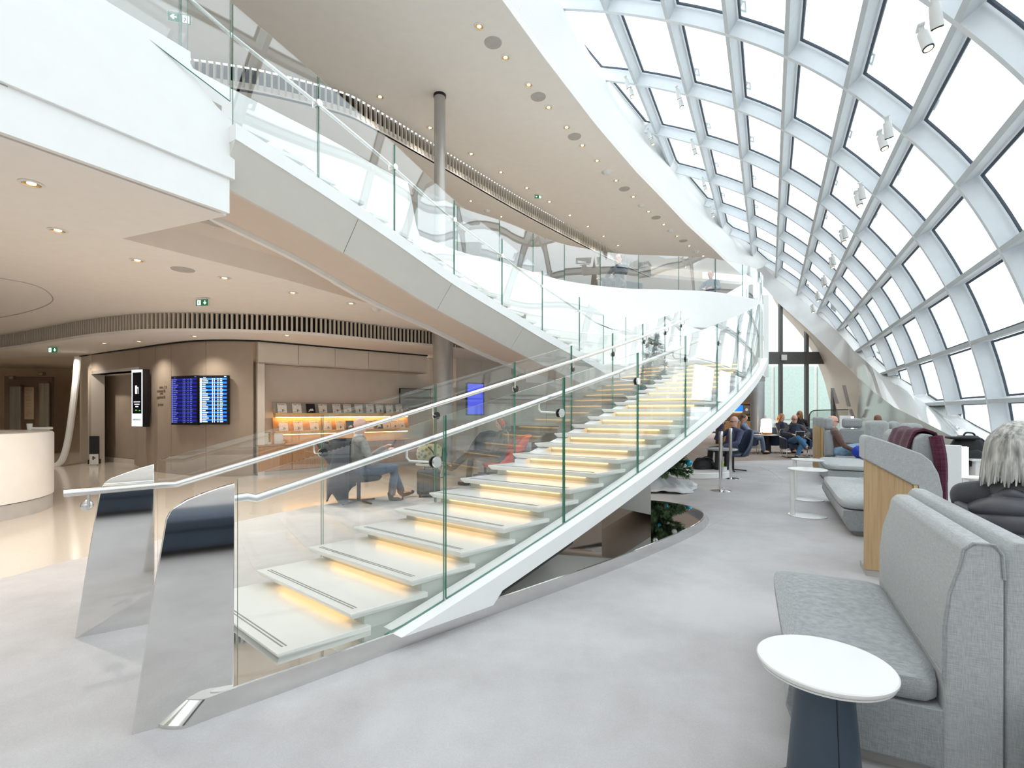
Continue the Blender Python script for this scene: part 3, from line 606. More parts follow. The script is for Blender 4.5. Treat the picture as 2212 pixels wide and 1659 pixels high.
# mirror plinth: lens shaped, rounded nose near the camera
pl_out = [(-1.60, 2.27), (-1.588, 2.235), (-1.55, 2.212), (-1.497, 2.203), (-1.438, 2.212), (-1.36, 2.29), (-1.069, 2.556), (-.58, 3.03), (.09, 3.65), (.98, 4.5), (1.75, 5.32), (2.2, 5.85), (2.42, 6.2), (2.55, 6.5), (2.57, 6.75), (2.48, 7.1), (2.14, 7.45), (1.6, 7.4), (.9, 6.9)]
pl_in = [(.2, 6.2), (-.6, 5.4), (-1.3, 4.6), (-1.9, 3.85), (-1.8, 3.0), (-1.68, 2.5)]
PO = smoothline([(a, b, 0) for a, b in pl_out], 4); poly = [(p.x, p.y) for p in PO] + pl_in
ctr = Vector((.4, 4.6, 0)); inner = [(x + (ctr.x - x) * .028, y + (ctr.y - y) * .028) for x, y in poly]
M['plinth_steel'] = plain('plinth_steel', (.74, .73, .71, 1), .12, metal=1, var=.02)
obj('plinth', MB().loft([[Vector((x, y, .0)) for x, y in poly], [Vector((x, y, .02)) for x, y in poly], [Vector((x, y, .095)) for x, y in inner], [Vector((x, y, .10)) for x, y in inner]]), ['plinth_steel'], st, smooth=30)
inn2 = [(x + (ctr.x - x) * .05, y + (ctr.y - y) * .05) for x, y in poly]
obj('plinth_top', MB().prism(inn2, .098, .104), 'blackmirror', st, smooth=0)
obj('support_fin', MB().hexa([px(1406, 1187, 5.05), px(1398, 1186, 5.3), px(1300, 1150, 5.6), px(1300, 1150, 5.5)], [px(1406, 1040, 5.05), px(1398, 1040, 5.3), px(1300, 1090, 5.6), px(1300, 1090, 5.5)]), 'blackmirror', st, smooth=0)
# landing and its white lining
LZ = 2.44; LF = FZ(2.44)
lp = [SP(24, HW + .1), SP(24, -HW - .12), SP(26.5, -HW - .12), Vector((5.0, 11.2, 0)), Vector((4.9, 12.4, 0)), Vector((3.86, 12.35, 0)), Vector((2.74, 12.2, 0)), Vector((1.6, 11.7, 0)), Vector((.9, 11.3, 0)), E2[-1].copy()]
obj('landing', MB().prism([(p.x, p.y) for p in lp], LZ - .3, LZ), 'white', st, smooth=0)
ll = resample([Vector((.3, 10.75, 0)), Vector((.9, 11.25, 0)), Vector((1.6, 11.75, 0)), Vector((2.74, 12.22, 0)), Vector((3.86, 12.38, 0)), Vector((4.75, 12.3, 0)), Vector((5.1, 11.7, 0)), Vector((5.05, 11.0, 0)), SP(26.6, -HW - .14)], 40)
obj('landing_lining', MB().loft([[Vector((p.x, p.y, LZ - .4)), Vector((p.x, p.y, 3.6 - max(0, (i - 24) * .06))), Vector((p.x + .03, p.y + .08, 3.6 - max(0, (i - 24) * .06))), Vector((p.x + .03, p.y + .08, LZ - .4))] for i, p in enumerate(ll)]), 'white', st, smooth=50)
lr = offset2(ll, -.09); obj('handrail', MB().tube(smoothline(atz(lr[2:36:3], LZ + .8), 4), .02, 8), 'brushed', st)
# near corner: glass returns along the landing and the white end post
for a, b in ((24.4, 26.4),):
    glasspanel(st, [SP(a + (b - a) * i / 4, GO, LF - .1) for i in range(5)], [SP(a + (b - a) * i / 4, GO, LF + .95) for i in range(5)])
obj('end_post', MB().box(SP(26.6, GO - .05, 2.85), (.09, .09, 1.7), -th(26)), 'white', st, smooth=0)
# ---- upper flight (returns towards the viewer)
N2 = 20; E2r = resample(E2, N2 * 4 + 1)                           # index 0 at the top
def UP(k, off, z):
    """k steps down from the top, off metres to the far side"""
    i = max(0, min(N2 * 4, k * 4)); j = int(min(i, N2 * 4 - 1)); p = E2r[j].lerp(E2r[j + 1], i - j); t = (E2r[min(j + 1, N2 * 4)] - E2r[max(j - 1, 0)]).normalized(); return Vector((p.x - t.y * off, p.y + t.x * off, z))
def e2z(k): i = max(0, min(N2 * 4, k * 4)); j = int(min(i, N2 * 4 - 1)); return E2r[j].lerp(E2r[j + 1], i - j).z
dz2 = (E2[0].z - E2[-1].z) / N2
for k in range(N2):
    z = e2z(k + .5) + .13
    a = [UP(k - .15, .13, z), UP(k + 1.05, .13, z), UP(k + 1.05, 1.3, z), UP(k - .15, 1.3, z)]
    obj('tread', MB().hexa([p - Vector((0, 0, .04)) for p in a], a), 'tread', st, smooth=0, bevel=.004)
    b = [UP(k - .1, .16, z - .04), UP(k + .9, .16, z - .04), UP(k + .9, 1.28, z - .04), UP(k - .1, 1.28, z - .04)]
    obj('riser', MB().hexa([p - Vector((0, 0, dz2 + .25)) for p in b], b), 'riser', st, smooth=0)
def sec(fn, mat, name, k0=0, k1=N2, n=60, parent=st, gap=0):
    rings = [fn(k0 + (k1 - k0) * i / n) for i in range(n + 1)]; return obj(name, MB().loft(rings), mat, parent, smooth=40)
sec(lambda k: [UP(k, 0, e2z(k)), UP(k, .13, e2z(k)), UP(k, .13, e2z(k) - .15), UP(k, 0, e2z(k) - .15)], 'white', 'stringer')
for a, b in ((0, 3.6), (3.6, 8.0), (8.0, 12.6), (12.6, 16.6), (16.6, 20)):
    sec(lambda k: [UP(k, .012, e2z(k) - .15), UP(k, .3, e2z(k) - .5), UP(k, .34, e2z(k) - .5), UP(k, .1, e2z(k) - .14)], 'stringer_grey', 'side_panel', a + .012, b - .012, 12)
sec(lambda k: [UP(k, .3, e2z(k) - .5), UP(k, 1.34, e2z(k) - .36), UP(k, 1.34, e2z(k) - .3), UP(k, .34, e2z(k) - .44)], 'beige_soffit', 'underside')
for a, b in ((0, 6.5), (6.5, 13), (13, 20)):
    sec(lambda k: [UP(k, 1.32, e2z(k) - .42), UP(k, 1.44, e2z(k) - .40), UP(k, 1.44, e2z(k) + .2), UP(k, 1.32, e2z(k) + .2)], 'white', 'stringer', a + .01, b - .01, 20)
joints = [-1.2, 2.35, 5.15, 8.3, 11.2, 14.3, 17.5, 20.0]
for a, b in zip(joints, joints[1:]):
    a2 = max(a, -.0) + .02; q = 6
    lo = [UP(a2 + (b - .02 - a2) * i / q, .06, e2z(a2 + (b - .02 - a2) * i / q) - .03) for i in range(q + 1)]
    glasspanel(st, lo, [p + Vector((0, 0, 1.18)) for p in lo], gm='glass_up')
_d0 = Vector((-.60, -.87, .29)); _e0 = E2[0] + Vector((-.05, .03, 0))
for a, b in ((.02, 1.0), (1.02, 2.0), (2.02, 3.2)):
    lo = [_e0 + _d0 * (a + (b - a) * i / 3) + Vector((0, 0, .2)) for i in range(4)]; glasspanel(st, lo, [p + Vector((0, 0, .95)) for p in lo], gm='glass_up')
p_ = [UP(20, .06, 2.36), Vector((2.25, 10.95, 2.36)), Vector((2.55, 11.2, 2.36))]; glasspanel(st, p_, [p + Vector((0, 0, 1.16)) for p in p_])
h2 = obj('handrail', MB().tube([E2[0] + _d0 * 3 + Vector((-.14, .1, .93)), E2[0] + _d0 * 1.5 + Vector((-.14, .1, .93))] + [UP(k * .5, .17, e2z(k * .5) + .93) for k in range(0, 40)] + [Vector((2.2, 11.0, 3.22)), Vector((2.9, 11.5, 3.2))], .02, 10), 'brushed', st)
obj('handrail', MB().tube([UP(k * .5, 1.25, e2z(k * .5) + .86) for k in range(6, 41)], .02, 8), 'brushed', st)
for k in joints[1:-1]:
    mb = MB(); c = UP(k, .05, e2z(k) + .86); ax = UP(k, 1, 0) - UP(k, 0, 0); disc(c, ax, .036, .02, mb); mb.tube([c, UP(k, .17, e2z(k) + .85), UP(k, .17, e2z(k) + .92)], .008, 6); obj('bracket', mb, 'brushed', h2)
# glass guard on top of the left fascia block
g2 = thing('glass_guard', 'clear glass guard standing on the white fascia at upper left', 'balustrade', (-3.5, 3.4, 4.6))
for x0, x1 in ((0, 394), (398, 412)):
    p, q = px(x0, 0, fd(x0)), px(x1, 0, fd(x1)); p.z = q.z = 4.58; p += nrm * .04; q += nrm * .04
    if x0 == 0: p = Vector((-4.9, .6, 4.58))
    glasspanel(g2, [p, p.lerp(q, .5), q], [v + Vector((0, 0, .95)) for v in (p, p.lerp(q, .5), q)])
# ================================================================= CEILING FITTINGS
ORD = ['first', 'second', 'third', 'fourth', 'fifth', 'sixth', 'seventh', 'eighth', 'ninth', 'tenth', 'eleventh', 'twelfth', 'thirteenth', 'fourteenth', 'fifteenth', 'sixteenth']
M['halogen'] = emit('halogen', (1.0, .78, .45, 1), 6.0)
M['reflector'] = plain('gold_reflector', (.85, .62, .30, 1), .25, metal=1)
def lamp_spot(p, e, ang=120, col=(1, .91, .80), blend=.8, r=.04):
    l = bpy.data.lights.new('lamp', 'SPOT'); l.energy = e; l.color = col; l.spot_size = R(ang); l.spot_blend = blend; l.shadow_soft_size = r
    o = bpy.data.objects.new('lamp', l); COL.objects.link(o); o.location = p; return o
dl0 = thing('downlight', 'small round recessed downlight', 'downlight', (0, 0, 0))
obj('trim_ring', MB().lathe((0, 0, 0), [(.055, -.0), (.075, -.0), (.075, -.006), (.055, -.008), (.055, -.0)], 24, caps=False), 'whiteplastic', dl0)
obj('reflector', MB().lathe((0, 0, 0), [(.056, -.006), (.05, -.001), (.028, -.0005)], 20, caps=False), 'reflector', dl0)
obj('bulb', MB().lathe((0, 0, 0), [(.0, -.004), (.026, -.004), (.028, -.0005)], 16), 'halogen', dl0)
low_dl = [(68, 396), (125, 497), (297, 562), (485, 600), (632, 632), (758, 655)]
up1 = [(1035, 57), (1092, 124), (1142, 183), (1185, 232), (1224, 275), (1258, 314), (1290, 347), (1331, 390), (1368, 425), (1401, 457), (1434, 485), (1463, 510), (1489, 531), (1519, 553)]
up2 = [(821, 209), (929, 276), (1018, 332), (1082, 372), (1138, 406), (1187, 436), (1231, 465), (1270, 489), (1304, 510), (1335, 530)]
used = False
def down(n_, x, y, z, label, group, e, sc=1):
    global used
    p = pz(x, y, z); p.z -= .002; label = ORD[n_] + label
    if not used: dl0.location = p; used = True; d = dl0; d['label'] = label; d['group'] = group
    else: d = dup(dl0, p, 0, label, group)
    d.scale = (sc, sc, sc)
    if e: lamp_spot(p - Vector((0, 0, .03)), e)
for i, (x, y) in enumerate(low_dl): down(i, x, y, 3.3, ' recessed downlight from the left in the low ceiling', 'downlights in the low ceiling', 95, 1.15)
for i, (x, y) in enumerate(up1): down(i, x, y, 7.9, ' gold downlight from the camera along the perforated ceiling edge', 'downlights along the perforated edge', 60, 1.25)
for i, (x, y) in enumerate(up2): down(i, x, y, 7.9, ' gold downlight from the left along the slatted step', 'downlights beside the slatted step', 32, 1.25)
for i, (x, y) in enumerate(((1017, 434), (1083, 468))): down(i, x, y, 7.46, ' small downlight in the soffit below the slatted step', 'downlights below the slatted step', 30, 1)
for i, (x, y) in enumerate(((225, 741), (300, 737), (420, 726), (620, 724))): down(i, x, y, 2.97, ' downlight from the left in the soffit under the frieze', 'downlights in the dropped soffit', 55, 1.1)
for x, d in ((60, 15.2), (150, 13.0), (700, 12.3), (850, 13.6)):  # extra spot lamps without fittings, added to brighten the lift lobby and niche
    p = px(x, 890, d); p.z = 2.955; lamp_spot(p, 80, 140)
sp0 = thing('ceiling_speaker', 'round grey speaker grille', 'speaker'); obj('grille', MB().lathe((0, 0, 0), [(.0, -.012), (.16, -.010), (.165, 0)], 28), 'grille', sp0); obj('boss', MB().lathe((0, 0, 0), [(0, -.016), (.012, -.015), (.012, -.01)], 10), 'grille', sp0)
lst = [(1065, 92, 7.9, .95), (1163, 209, 7.9, .95), (1241, 295, 7.9, .95), (1349, 408, 7.9, .95), (1417, 470, 7.9, .95), (1476, 520, 7.9, .95)]
for i, (x, y, z, s) in enumerate(lst):
    o = sp0 if i == 0 else dup(sp0, (0, 0, 0), 0); o.location = pz(x, y, z); o.scale = (s,) * 3; tag(o, ORD[i] + ' round grey speaker grille from the camera in the high ceiling', None, 'speakers in the high ceiling')
o = dup(sp0, pz(395, 582, 3.3), 0, 'round grey speaker grille in the low beige ceiling'); o.scale = (.85,) * 3; del o['group']
sd0 = thing('smoke_detector', 'white domed smoke detector', 'detector'); obj('housing', MB().lathe((0, 0, 0), [(0, -.06), (.05, -.055), (.07, -.03), (.085, -.01), (.085, 0)], 24), 'whiteplastic', sd0); obj('ring', MB().lathe((0, 0, 0), [(.09, -.012), (.1, 0), (.086, 0), (.09, -.012)], 24, caps=False), 'whiteplastic', sd0)
for i, (x, y, z, s, lb) in enumerate([(813, 667, 3.3, 1, 'white smoke detector on the low ceiling beside the upper flight'), (1311, 371, 7.9, 1.5, 'largest white smoke detector on the high ceiling'), (1385, 443, 7.9, 1.1, 'small white detector on the high ceiling between two speakers'), (1448, 498, 7.9, 1.2, 'white detector on the high ceiling after the fifth speaker'), (1503, 543, 7.9, 1.4, 'farthest white detector on the high ceiling'), (1052, 455, 7.46, 1, 'white detector on the soffit below the slatted step')]):
    o = sd0 if i == 0 else dup(sd0, (0, 0, 0), 0); o.location = pz(x, y, z); o.scale = (s,) * 3; o['label'] = lb
# emergency exit signs
M['sign_green'] = emit('sign_green', srgb(20, 96, 60), .6); M['sign_white'] = emit('sign_white', (1, 1, 1, 1), .9)
def exit_sign(x, y, z, w, label, down=True, flip=False, rz=0):
    p = pz(x, y, z); t = thing('exit_sign', label, 'exit sign', p); h = w * .46; m0 = Matrix.Translation(p) @ Matrix.Rotation(rz, 4, 'Z')
    T = lambda a, b, c: m0 @ Vector((a, b, c))
    def flat(pts, mat, nm, y0=-.022): n = len(pts); obj(nm, MB().hexa([T(a, y0, c) for a, c in pts], [T(a, y0 + .003, c) for a, c in pts]), mat, t, smooth=0)
    obj('housing', MB().box(T(0, 0, -h * .5 - .02), (w + .02, .03, h + .02), rz), 'whiteplastic', t, smooth=0)
    obj('hanger', MB().box(T(0, 0, -.008), (w * .8, .05, .02), rz), 'whiteplastic', t, smooth=0)
    obj('panel', MB().box(T(0, -.017, -h * .5 - .02), (w, .006, h), rz), 'sign_green', t, smooth=0)
    zc = -h * .5 - .02; k = h / 2; e = -1 if flip else 1; q = -w * .27 * e
    flat([(q - k * .55, zc + k * .8), (q + k * .75, zc + k * .8), (q + k * .75, zc - k * .8), (q - k * .55, zc - k * .8)], 'sign_white', 'door_pictogram', -.0215)
    b = lambda pts: [(q + a * k * e, zc + c * k) for a, c in pts]
    flat(b([(-.05, .5), (.08, .62), (.22, .5), (.08, .38)]), 'sign_green', 'figure', -.0235)
    flat(b([(-.25, .25), (.15, .32), (.4, .05), (.34, -.02), (.12, .14), (.1, -.2), (.32, -.4), (.25, -.7), (.15, -.7), (.16, -.45), (-.08, -.25), (-.3, -.55), (-.5, -.55), (-.5, -.46), (-.34, -.44), (-.12, -.1), (-.08, .16), (-.25, .15)]), 'sign_green', 'figure', -.0235)
    q = w * .25 * e
    if down: ar_ = [(-.14, .65), (.14, .65), (.14, -.05), (.5, .2), (.5, -.12), (0, -.65), (-.5, -.12), (-.5, .2), (-.14, -.05)]
    else: ar_ = [(.6, .14), (.6, -.14), (-.05, -.14), (.2, -.5), (-.12, -.5), (-.65, 0), (-.12, .5), (.2, .5), (-.05, .14)]
    flat([(q + a * k, zc + c * k) for a, c in ar_], 'sign_white', 'arrow')
exit_sign(438, 645, 3.29, .22, 'green exit sign with down arrow hung from the low ceiling in front of the frieze', rz=R(-8))
exit_sign(115, 749, 2.96, .26, 'green exit sign with down arrow under the soffit near the lifts', rz=R(-8))
exit_sign(1162, 421, 7.89, .2, 'dark green exit sign with left arrow under the high ceiling', down=False, flip=True, rz=R(12))
exit_sign(388, 28, 7.46, .3, 'green exit sign with left arrow seen through the upper glass', down=False, flip=True, rz=R(20))
# spotlights clipped on the vault grid
sl0 = thing('spotlight', 'white cylinder spotlight', 'spotlight')
obj('body', MB().lathe((0, 0, 0), [(.0, .22), (.05, .22), (.055, .20), (.06, 0), (.05, -.005)], 20), 'whiteplastic', sl0); obj('lens', MB().lathe((0, 0, 0), [(0, -.014), (.04, -.013), (.045, -.006)], 16), M['halogen'], sl0); obj('rim', MB().lathe((0, 0, 0), [(.045, -.016), (.056, -.016), (.056, .012), (.05, .012), (.045, -.016)], 20, caps=False), 'black', sl0)
b_ = obj('mount', MB().box((0, 0, .25), (.05, .05, .09)).box((.0, .0, .30), (.07, .12, .02)), 'whiteplastic', sl0)
spots = [(RIBS[5], 1, 1), (RIBS[6], 1, 1), (RIBS[5], 2, 1), (RIBS[6], 2, 1), (RIBS[7], 2, 1), (RIBS[8], 2, 1), (RIBS[9], 2, 1)] + [(RIBS[k], 6, 1.15) for k in (3, 4, 5, 6, 7, 8, 9, 10)]
for i, (s, v, sc) in enumerate(spots):
    for j, ds in enumerate((-.22, .18)):
        o = sl0 if i + j == 0 else dup(sl0, (0, 0, 0), 0); o.location = vp(s + ds, v - .04, -.22 * sc); o.scale = (sc,) * 3
        o.rotation_euler = (R(24 if j == 0 else -10), R(-12), HR)
        kd = ('warm-lit' if j == 0 else 'unlit-looking rear')
        lb = ('%s white spotlight of the %s pair along the right-hand roof beam' % (kd, ORD[i - 7]) if v == 6 else '%s white spotlight of the %s pair near the perforated ceiling edge' % (kd, ORD[i]))
        tag(o, lb, None, 'spotlights on the right-hand beam' if v == 6 else 'spotlights near the ceiling edge')
# ================================================================= LEFT SIDE: desk, screens, cabinets, magazines
def frame(x, d=None):
    p = wpt(x, d); t = (wpt(x + 8, None if d is None else d) - wpt(x - 8, None if d is None else d)).normalized(); return p, t, Vector((t.y, -t.x, 0))
def zat(y, d): return EH + (HY - y) / F * d
def pquad(mb, o, t, n, a0, a1, z0, z1, off, mi=0, th=.002):
    """thin raised rectangle on a wall frame"""
    c = o + t * ((a0 + a1) / 2) + n * off; c.z = (z0 + z1) / 2; mb.box(c, (a1 - a0, th, z1 - z0), math.atan2(t.y, t.x), mi)
# reception desk
M['desk_white'] = plain('desk_white', srgb(240, 236, 230), .3, var=.01)
c = Vector((-8.1, 6.5, 0)); rd = thing('reception_desk', 'curved white reception desk with grey plinth at the left edge', 'desk', c)
obj('body', MB().lathe(c, [(1.56, .2), (1.6, .21), (1.6, 1.09), (1.58, 1.115), (1.2, 1.115), (1.2, 1.08)], 96), 'desk_white', rd, smooth=40)
obj('plinth', MB().lathe(c, [(1.585, 0), (1.585, .2)], 96), 'grille', rd)
obj('worktop', MB().lathe(c, [(1.0, .78), (1.58, .78), (1.58, .82), (1.0, .82)], 64), 'white', rd)
p = px(88, 926, 8.0); ph = thing('desk_phone', 'low white card terminal on the reception desk top', 'phone', (p.x, p.y, 1.118))
obj('body', MB().box((p.x, p.y, 1.14), (.26, .16, .04), .4), 'whiteplastic', ph, bevel=.012); obj('screen', MB().box((p.x, p.y, 1.163), (.12, .1, .006), .4), 'black', ph)
p = px(64, 920, 7.9); cu = thing('paper_cup', 'small white cup standing on the reception desk', 'cup', (p.x, p.y, 1.118)); obj('cup', MB().lathe((p.x, p.y, 1.118), [(.03, 0), (.038, .1), (.034, .1), (.028, .01)], 16), 'whiteplastic', cu)
# lift doors, floor displays, directory plate
M['lift_steel'] = plain('lift_steel', (.62, .60, .58, 1), .3, metal=.9, var=.1, stretch=(1, 1, .15))
for x0, x1, y0, y1, lb in ((22, 46, 835, 1010, 'brushed steel lift door at the far left behind the desk'), (85, 106, 828, 1010, 'brushed steel lift door beside the leaning white screen')):
    t = thing('lift_door', lb, 'lift door', px((x0 + x1) / 2, 1010, 16.5)); p, q = px(x0, y0, 16.55), px(x1, y0, 16.55); m_ = (p.x + q.x) / 2; zt = p.z
    for k in (0, 1): obj('leaf', MB().box((p.x + (q.x - p.x) * (.25 + .5 * k), 16.55, zt / 2), ((q.x - p.x) / 2 - .008, .05, zt)), 'lift_steel', t, smooth=0, bevel=.004)
    obj('lintel', MB().box((m_, 16.52, zt + .03), (q.x - p.x + .06, .09, .06)), 'lobby_dark', t, smooth=0)
for x, y in ((27, 816), (91, 808)):
    p = px(x, y, 16.3); t = thing('lift_display', 'small square floor display above the ' + ('left' if x < 50 else 'right') + ' lift door', 'display', p); obj('case', MB().box(p, (.16, .1, .12)), 'lobby_dark', t, smooth=0); obj('screen', MB().box(p + Vector((.0, -.054, 0)), (.12, .006, .08)), 'grille', t, smooth=0)
p = px(63, 871, 16.4); t = thing('directory_plate', 'tall pale directory plate between the two lift doors', 'sign', p); obj('plate', MB().box(p, (.28, .03, 1.05)), plain('plate_beige', srgb(176, 160, 140), .4), t, smooth=0)
mb = MB(); random.seed(3)
for k in range(20):
    if k in (4, 9, 13): continue
    w = random.choice((.10, .16, .21)); mb.box(p + Vector((-.11 + w / 2, -.017, .46 - k * .047)), (w, .003, .009))
obj('print_lines', mb, 'lobby_dark', t, smooth=0)
# leaning screen with the white rounded edge
t = thing('leaning_screen', 'tall cream glass screen with a leaning white rounded edge near the lifts', 'screen', px(120, 1008, 12.9))
ed = smoothline([px(x, y, d) for x, y, d in ((168, 771, 13.4), (163, 830, 13.3), (156, 890, 13.2), (148, 945, 13.1), (138, 985, 13.0), (126, 1003, 12.95), (112, 1007, 12.9))], 6)
M['cream_glass'] = glassmat('cream_glass', (.97, .93, .87, 1), .03, .3)
obj('edge', MB().tube(ed, [.075] * len(ed), 10), 'white', t)
obj('pane', MB().strip(ed, [px(-60, HY - (v.z - EH) / v.y * F + (0 if i < 30 else 0), v.y + 2.0) for i, v in enumerate(ed)], thick=(0, .03, 0)), 'cream_glass', t)
# black stand and small notice in the alcove
p = px(204, 975, 13.4); t = thing('black_panel', 'black freestanding panel in the wall alcove', 'panel', (p.x, p.y, 0)); obj('panel', MB().box((p.x, p.y, .45), (.22, .05, .62), .2), 'black', t, bevel=.01); obj('foot', MB().box((p.x, p.y, .075), (.2, .22, .13), .2), 'black', t, bevel=.01)
p = px(203, 1000, 13.1); t = thing('notice_stand', 'small white notice with an icon at the foot of the black panel', 'sign', (p.x, p.y, 0)); obj('board', MB().box((p.x, p.y, .17), (.2, .02, .26), .2), 'whiteplastic', t); obj('foot', MB().box((p.x, p.y, .02), (.2, .14, .04), .2), 'grille', t); obj('icon', MB().box((p.x - .01, p.y - .014, .2), (.03, .004, .09), .2).box((p.x + .03, p.y - .012, .2), (.02, .004, .05), .2), 'black', t)
# totem screen on the wall
M['scr_pale'] = emit('screen_pale', srgb(214, 226, 234), .75); M['scr_black'] = plain('screen_black', srgb(12, 11, 18), .08); M['scr_white'] = emit('screen_white', (.9, .95, 1, 1), .8); M['scr_green'] = emit('screen_green', srgb(70, 190, 60), .8)
o_, t_, n_ = Vector(px(304, 890, 11.75)), Vector((.93, -.36, 0)).normalized(), None; n_ = Vector((t_.y, -t_.x, 0)); o_.z = 0; rz_ = math.atan2(t_.y, t_.x)
ts = thing('totem_screen', 'tall narrow black wall screen with pale border left of the flight boards', 'screen', o_ + Vector((0, 0, 1.0))); zt, zb = zat(798, 11.75), zat(922, 11.75); hw = .20
mb = MB(); pquad(mb, o_, t_, n_, -hw, hw, zb, zt, .0, 0, .16); obj('case', mb, 'black', ts, smooth=0, bevel=.006)
mb = MB(); pquad(mb, o_, t_, n_, -hw + .01, hw - .012, zb + .012, zt - .012, .081); obj('border', mb, 'scr_pale', ts, smooth=0)
mb = MB(); pquad(mb, o_, t_, n_, -hw + .045, hw - .045, zb + .31, zt - .075, .083); obj('display', mb, 'scr_black', ts, smooth=0)
mb = MB(); zm = (zb + zt) / 2 + .12
pquad(mb, o_, t_, n_, -.06, .0, zm - .02, zm + .17, .085); pquad(mb, o_, t_, n_, .0, .05, zm + .11, zm + .13, .085); pquad(mb, o_, t_, n_, .035, .05, zm - .02, zm + .13, .085)
for k, w in enumerate((.22, .18, .1)): pquad(mb, o_, t_, n_, -w / 2, w / 2, zm - .22 - k * .055, zm - .20 - k * .055, .085)
obj('pictogram', mb, 'scr_white', ts, smooth=0, kind='stuff')
mb = MB(); pquad(mb, o_, t_, n_, -.06, .0, zb + .38, zb + .40, .085); pquad(mb, o_, t_, n_, .07, .12, zb + .37, zb + .39, .085); obj('arrow_marks', mb, 'scr_green', ts, smooth=0)
text('lettering', 'AIRFRANCE /', .052, facing(o_ + n_ * .084 + Vector((0, 0, zb + .17)), n_), 'black', ts)
# wayfinding marks on the wall
o_, t_, n_ = frame(352); wy = thing('wayfinding_lettering', 'small dark wayfinding lines and icons on the taupe wall', 'sign', o_ + Vector((0, 0, 1.6)))
mb = MB(); random.seed(5); kx = 11.5 / F
for y, xs in ((837, [(339, 353), (359, 361), (363.5, 366)]), (845, [(329, 353), (355.5, 358), (359.5, 361)]), (850.5, [(341, 353)]), (858.5, [(329, 353), (355, 357.5), (358.5, 361)]), (874.5, [(333, 335), (339, 353)])):
    for x0, x1 in xs:
        a = (x0 - 352) * kx * 1.05; e = (x1 - 352) * kx * 1.05; tall = .05 if x1 - x0 > 4 else .075; q = a
        while q < e: w = min(random.uniform(.012, .03), e - q + .004); z = zat(y, 11.5) + random.uniform(-.004, .004); pquad(mb, o_, t_, n_, q, q + w, z - tall / 2 * random.uniform(.7, 1), z + tall / 2, .004); q += w + .007
obj('glyphs', mb, 'lobby_dark', wy, smooth=0)
# flight information boards
M['fid_blue'] = emit('fid_blue', srgb(30, 110, 205), 1.0); M['fid_dark'] = emit('fid_dark', srgb(4, 8, 40), .6); M['fid_deep'] = emit('fid_deep', srgb(10, 20, 130), .8); M['fid_text'] = emit('fid_text', srgb(215, 228, 245), 1.0); M['fid_dim'] = emit('fid_dim', srgb(90, 100, 170), .8); M['fid_yel'] = emit('fid_yellow', srgb(240, 230, 150), 1.0)
def fids(x0, x1, y0, y1, label, bright):
    a, b = wpt(x0), wpt(x1); t = (b - a).normalized(); n = Vector((t.y, -t.x, 0)); o = a.lerp(b, .5) + n * .07; w = (b - a).length; d = o.y; z0, z1 = zat(y1, d), zat(y0, d)
    th_ = thing('flight_board', label, 'screen', Vector((o.x, o.y, z0))); rz = math.atan2(t.y, t.x)
    mb = MB(); pquad(mb, o, t, n, -w / 2, w / 2, z0, z1, 0, 0, .07); obj('case', mb, 'black', th_, smooth=0, bevel=.005)
    random.seed(7 if bright else 9); L, Rr = -w / 2 + .02, w / 2 - .02; rows = 24; h = (z1 - z0 - .10) / rows; bl, dk, tx, ye = MB(), MB(), MB(), MB()
    for k in range(rows):
        zt = z1 - .06 - k * h; pquad(dk if k % 2 else bl, o, t, n, L, Rr, zt - h, zt, .037)
        zc0, zc1 = zt - h * .72, zt - h * .25
        pquad(tx, o, t, n, L + .0, L + .045, zt - h * .9, zt - h * .1, .039)
        pquad(tx, o, t, n, L + .06, L + .06 + random.uniform(.07, .17), zc0, zc1, .039)
        for q in (.46, .53): pquad(tx, o, t, n, L + (Rr - L) * q, L + (Rr - L) * q + .018, zt - h * .85, zt - h * .15, .039)
        pquad(ye, o, t, n, L + (Rr - L) * .65, L + (Rr - L) * .65 + .03, zc0, zc1, .039); pquad(tx, o, t, n, L + (Rr - L) * .75, L + (Rr - L) * .75 + random.uniform(.05, .075), zc0, zc1, .039)
    pquad(tx, o, t, n, L + .08, L + .14, z1 - .045, z1 - .035, .039); pquad(tx, o, t, n, Rr - .06, Rr - .01, z1 - .035, z1 - .022, .039)
    obj('blue_rows', bl, 'fid_blue' if bright else 'fid_deep', th_, smooth=0); obj('dark_rows', dk, 'fid_dark', th_, smooth=0)
    obj('print', tx, 'fid_text' if bright else 'fid_dim', th_, smooth=0, kind='stuff'); obj('gate_marks', ye, 'fid_yel' if bright else 'fid_dim', th_, smooth=0)
fids(380, 436, 812, 918, 'dim dark blue flight information board, left of the pair', False)
fids(438, 499, 811, 917, 'bright blue flight information board, right of the pair', True)
# oak cabinets with one worktop
NC = 6; LN = (CF1 - CF0).length; cs = LN / NC
M['cab_plinth'] = plain('cabinet_plinth', srgb(206, 200, 190), .5)
CB = [CF0 + cdir * (cs * (i + .5)) for i in range(NC)]
side = ['leftmost', 'second', 'third', 'fourth', 'fifth', 'rightmost']
for i, p in enumerate(CB):
    q = p + cnl * .24; t = thing('oak_cabinet', side[i] + ' low oak cabinet in the row under the magazine shelf', 'cabinet', p, 'low oak cabinets in the wall niche')
    obj('body', MB().box((q.x, q.y, .36), (cs - .006, .46, .56), CANG), 'oak_dark', t, smooth=0); obj('plinth', MB().box((q.x, q.y, .04), (cs, .42, .08), CANG), 'cab_plinth', t, smooth=0)
    e = p + Vector((0, 0, .365)) - cnl * 0.0; obj('door', MB().box(e, (cs - .012, .022, .54), CANG), 'oak_dark', t, smooth=0, bevel=.003)
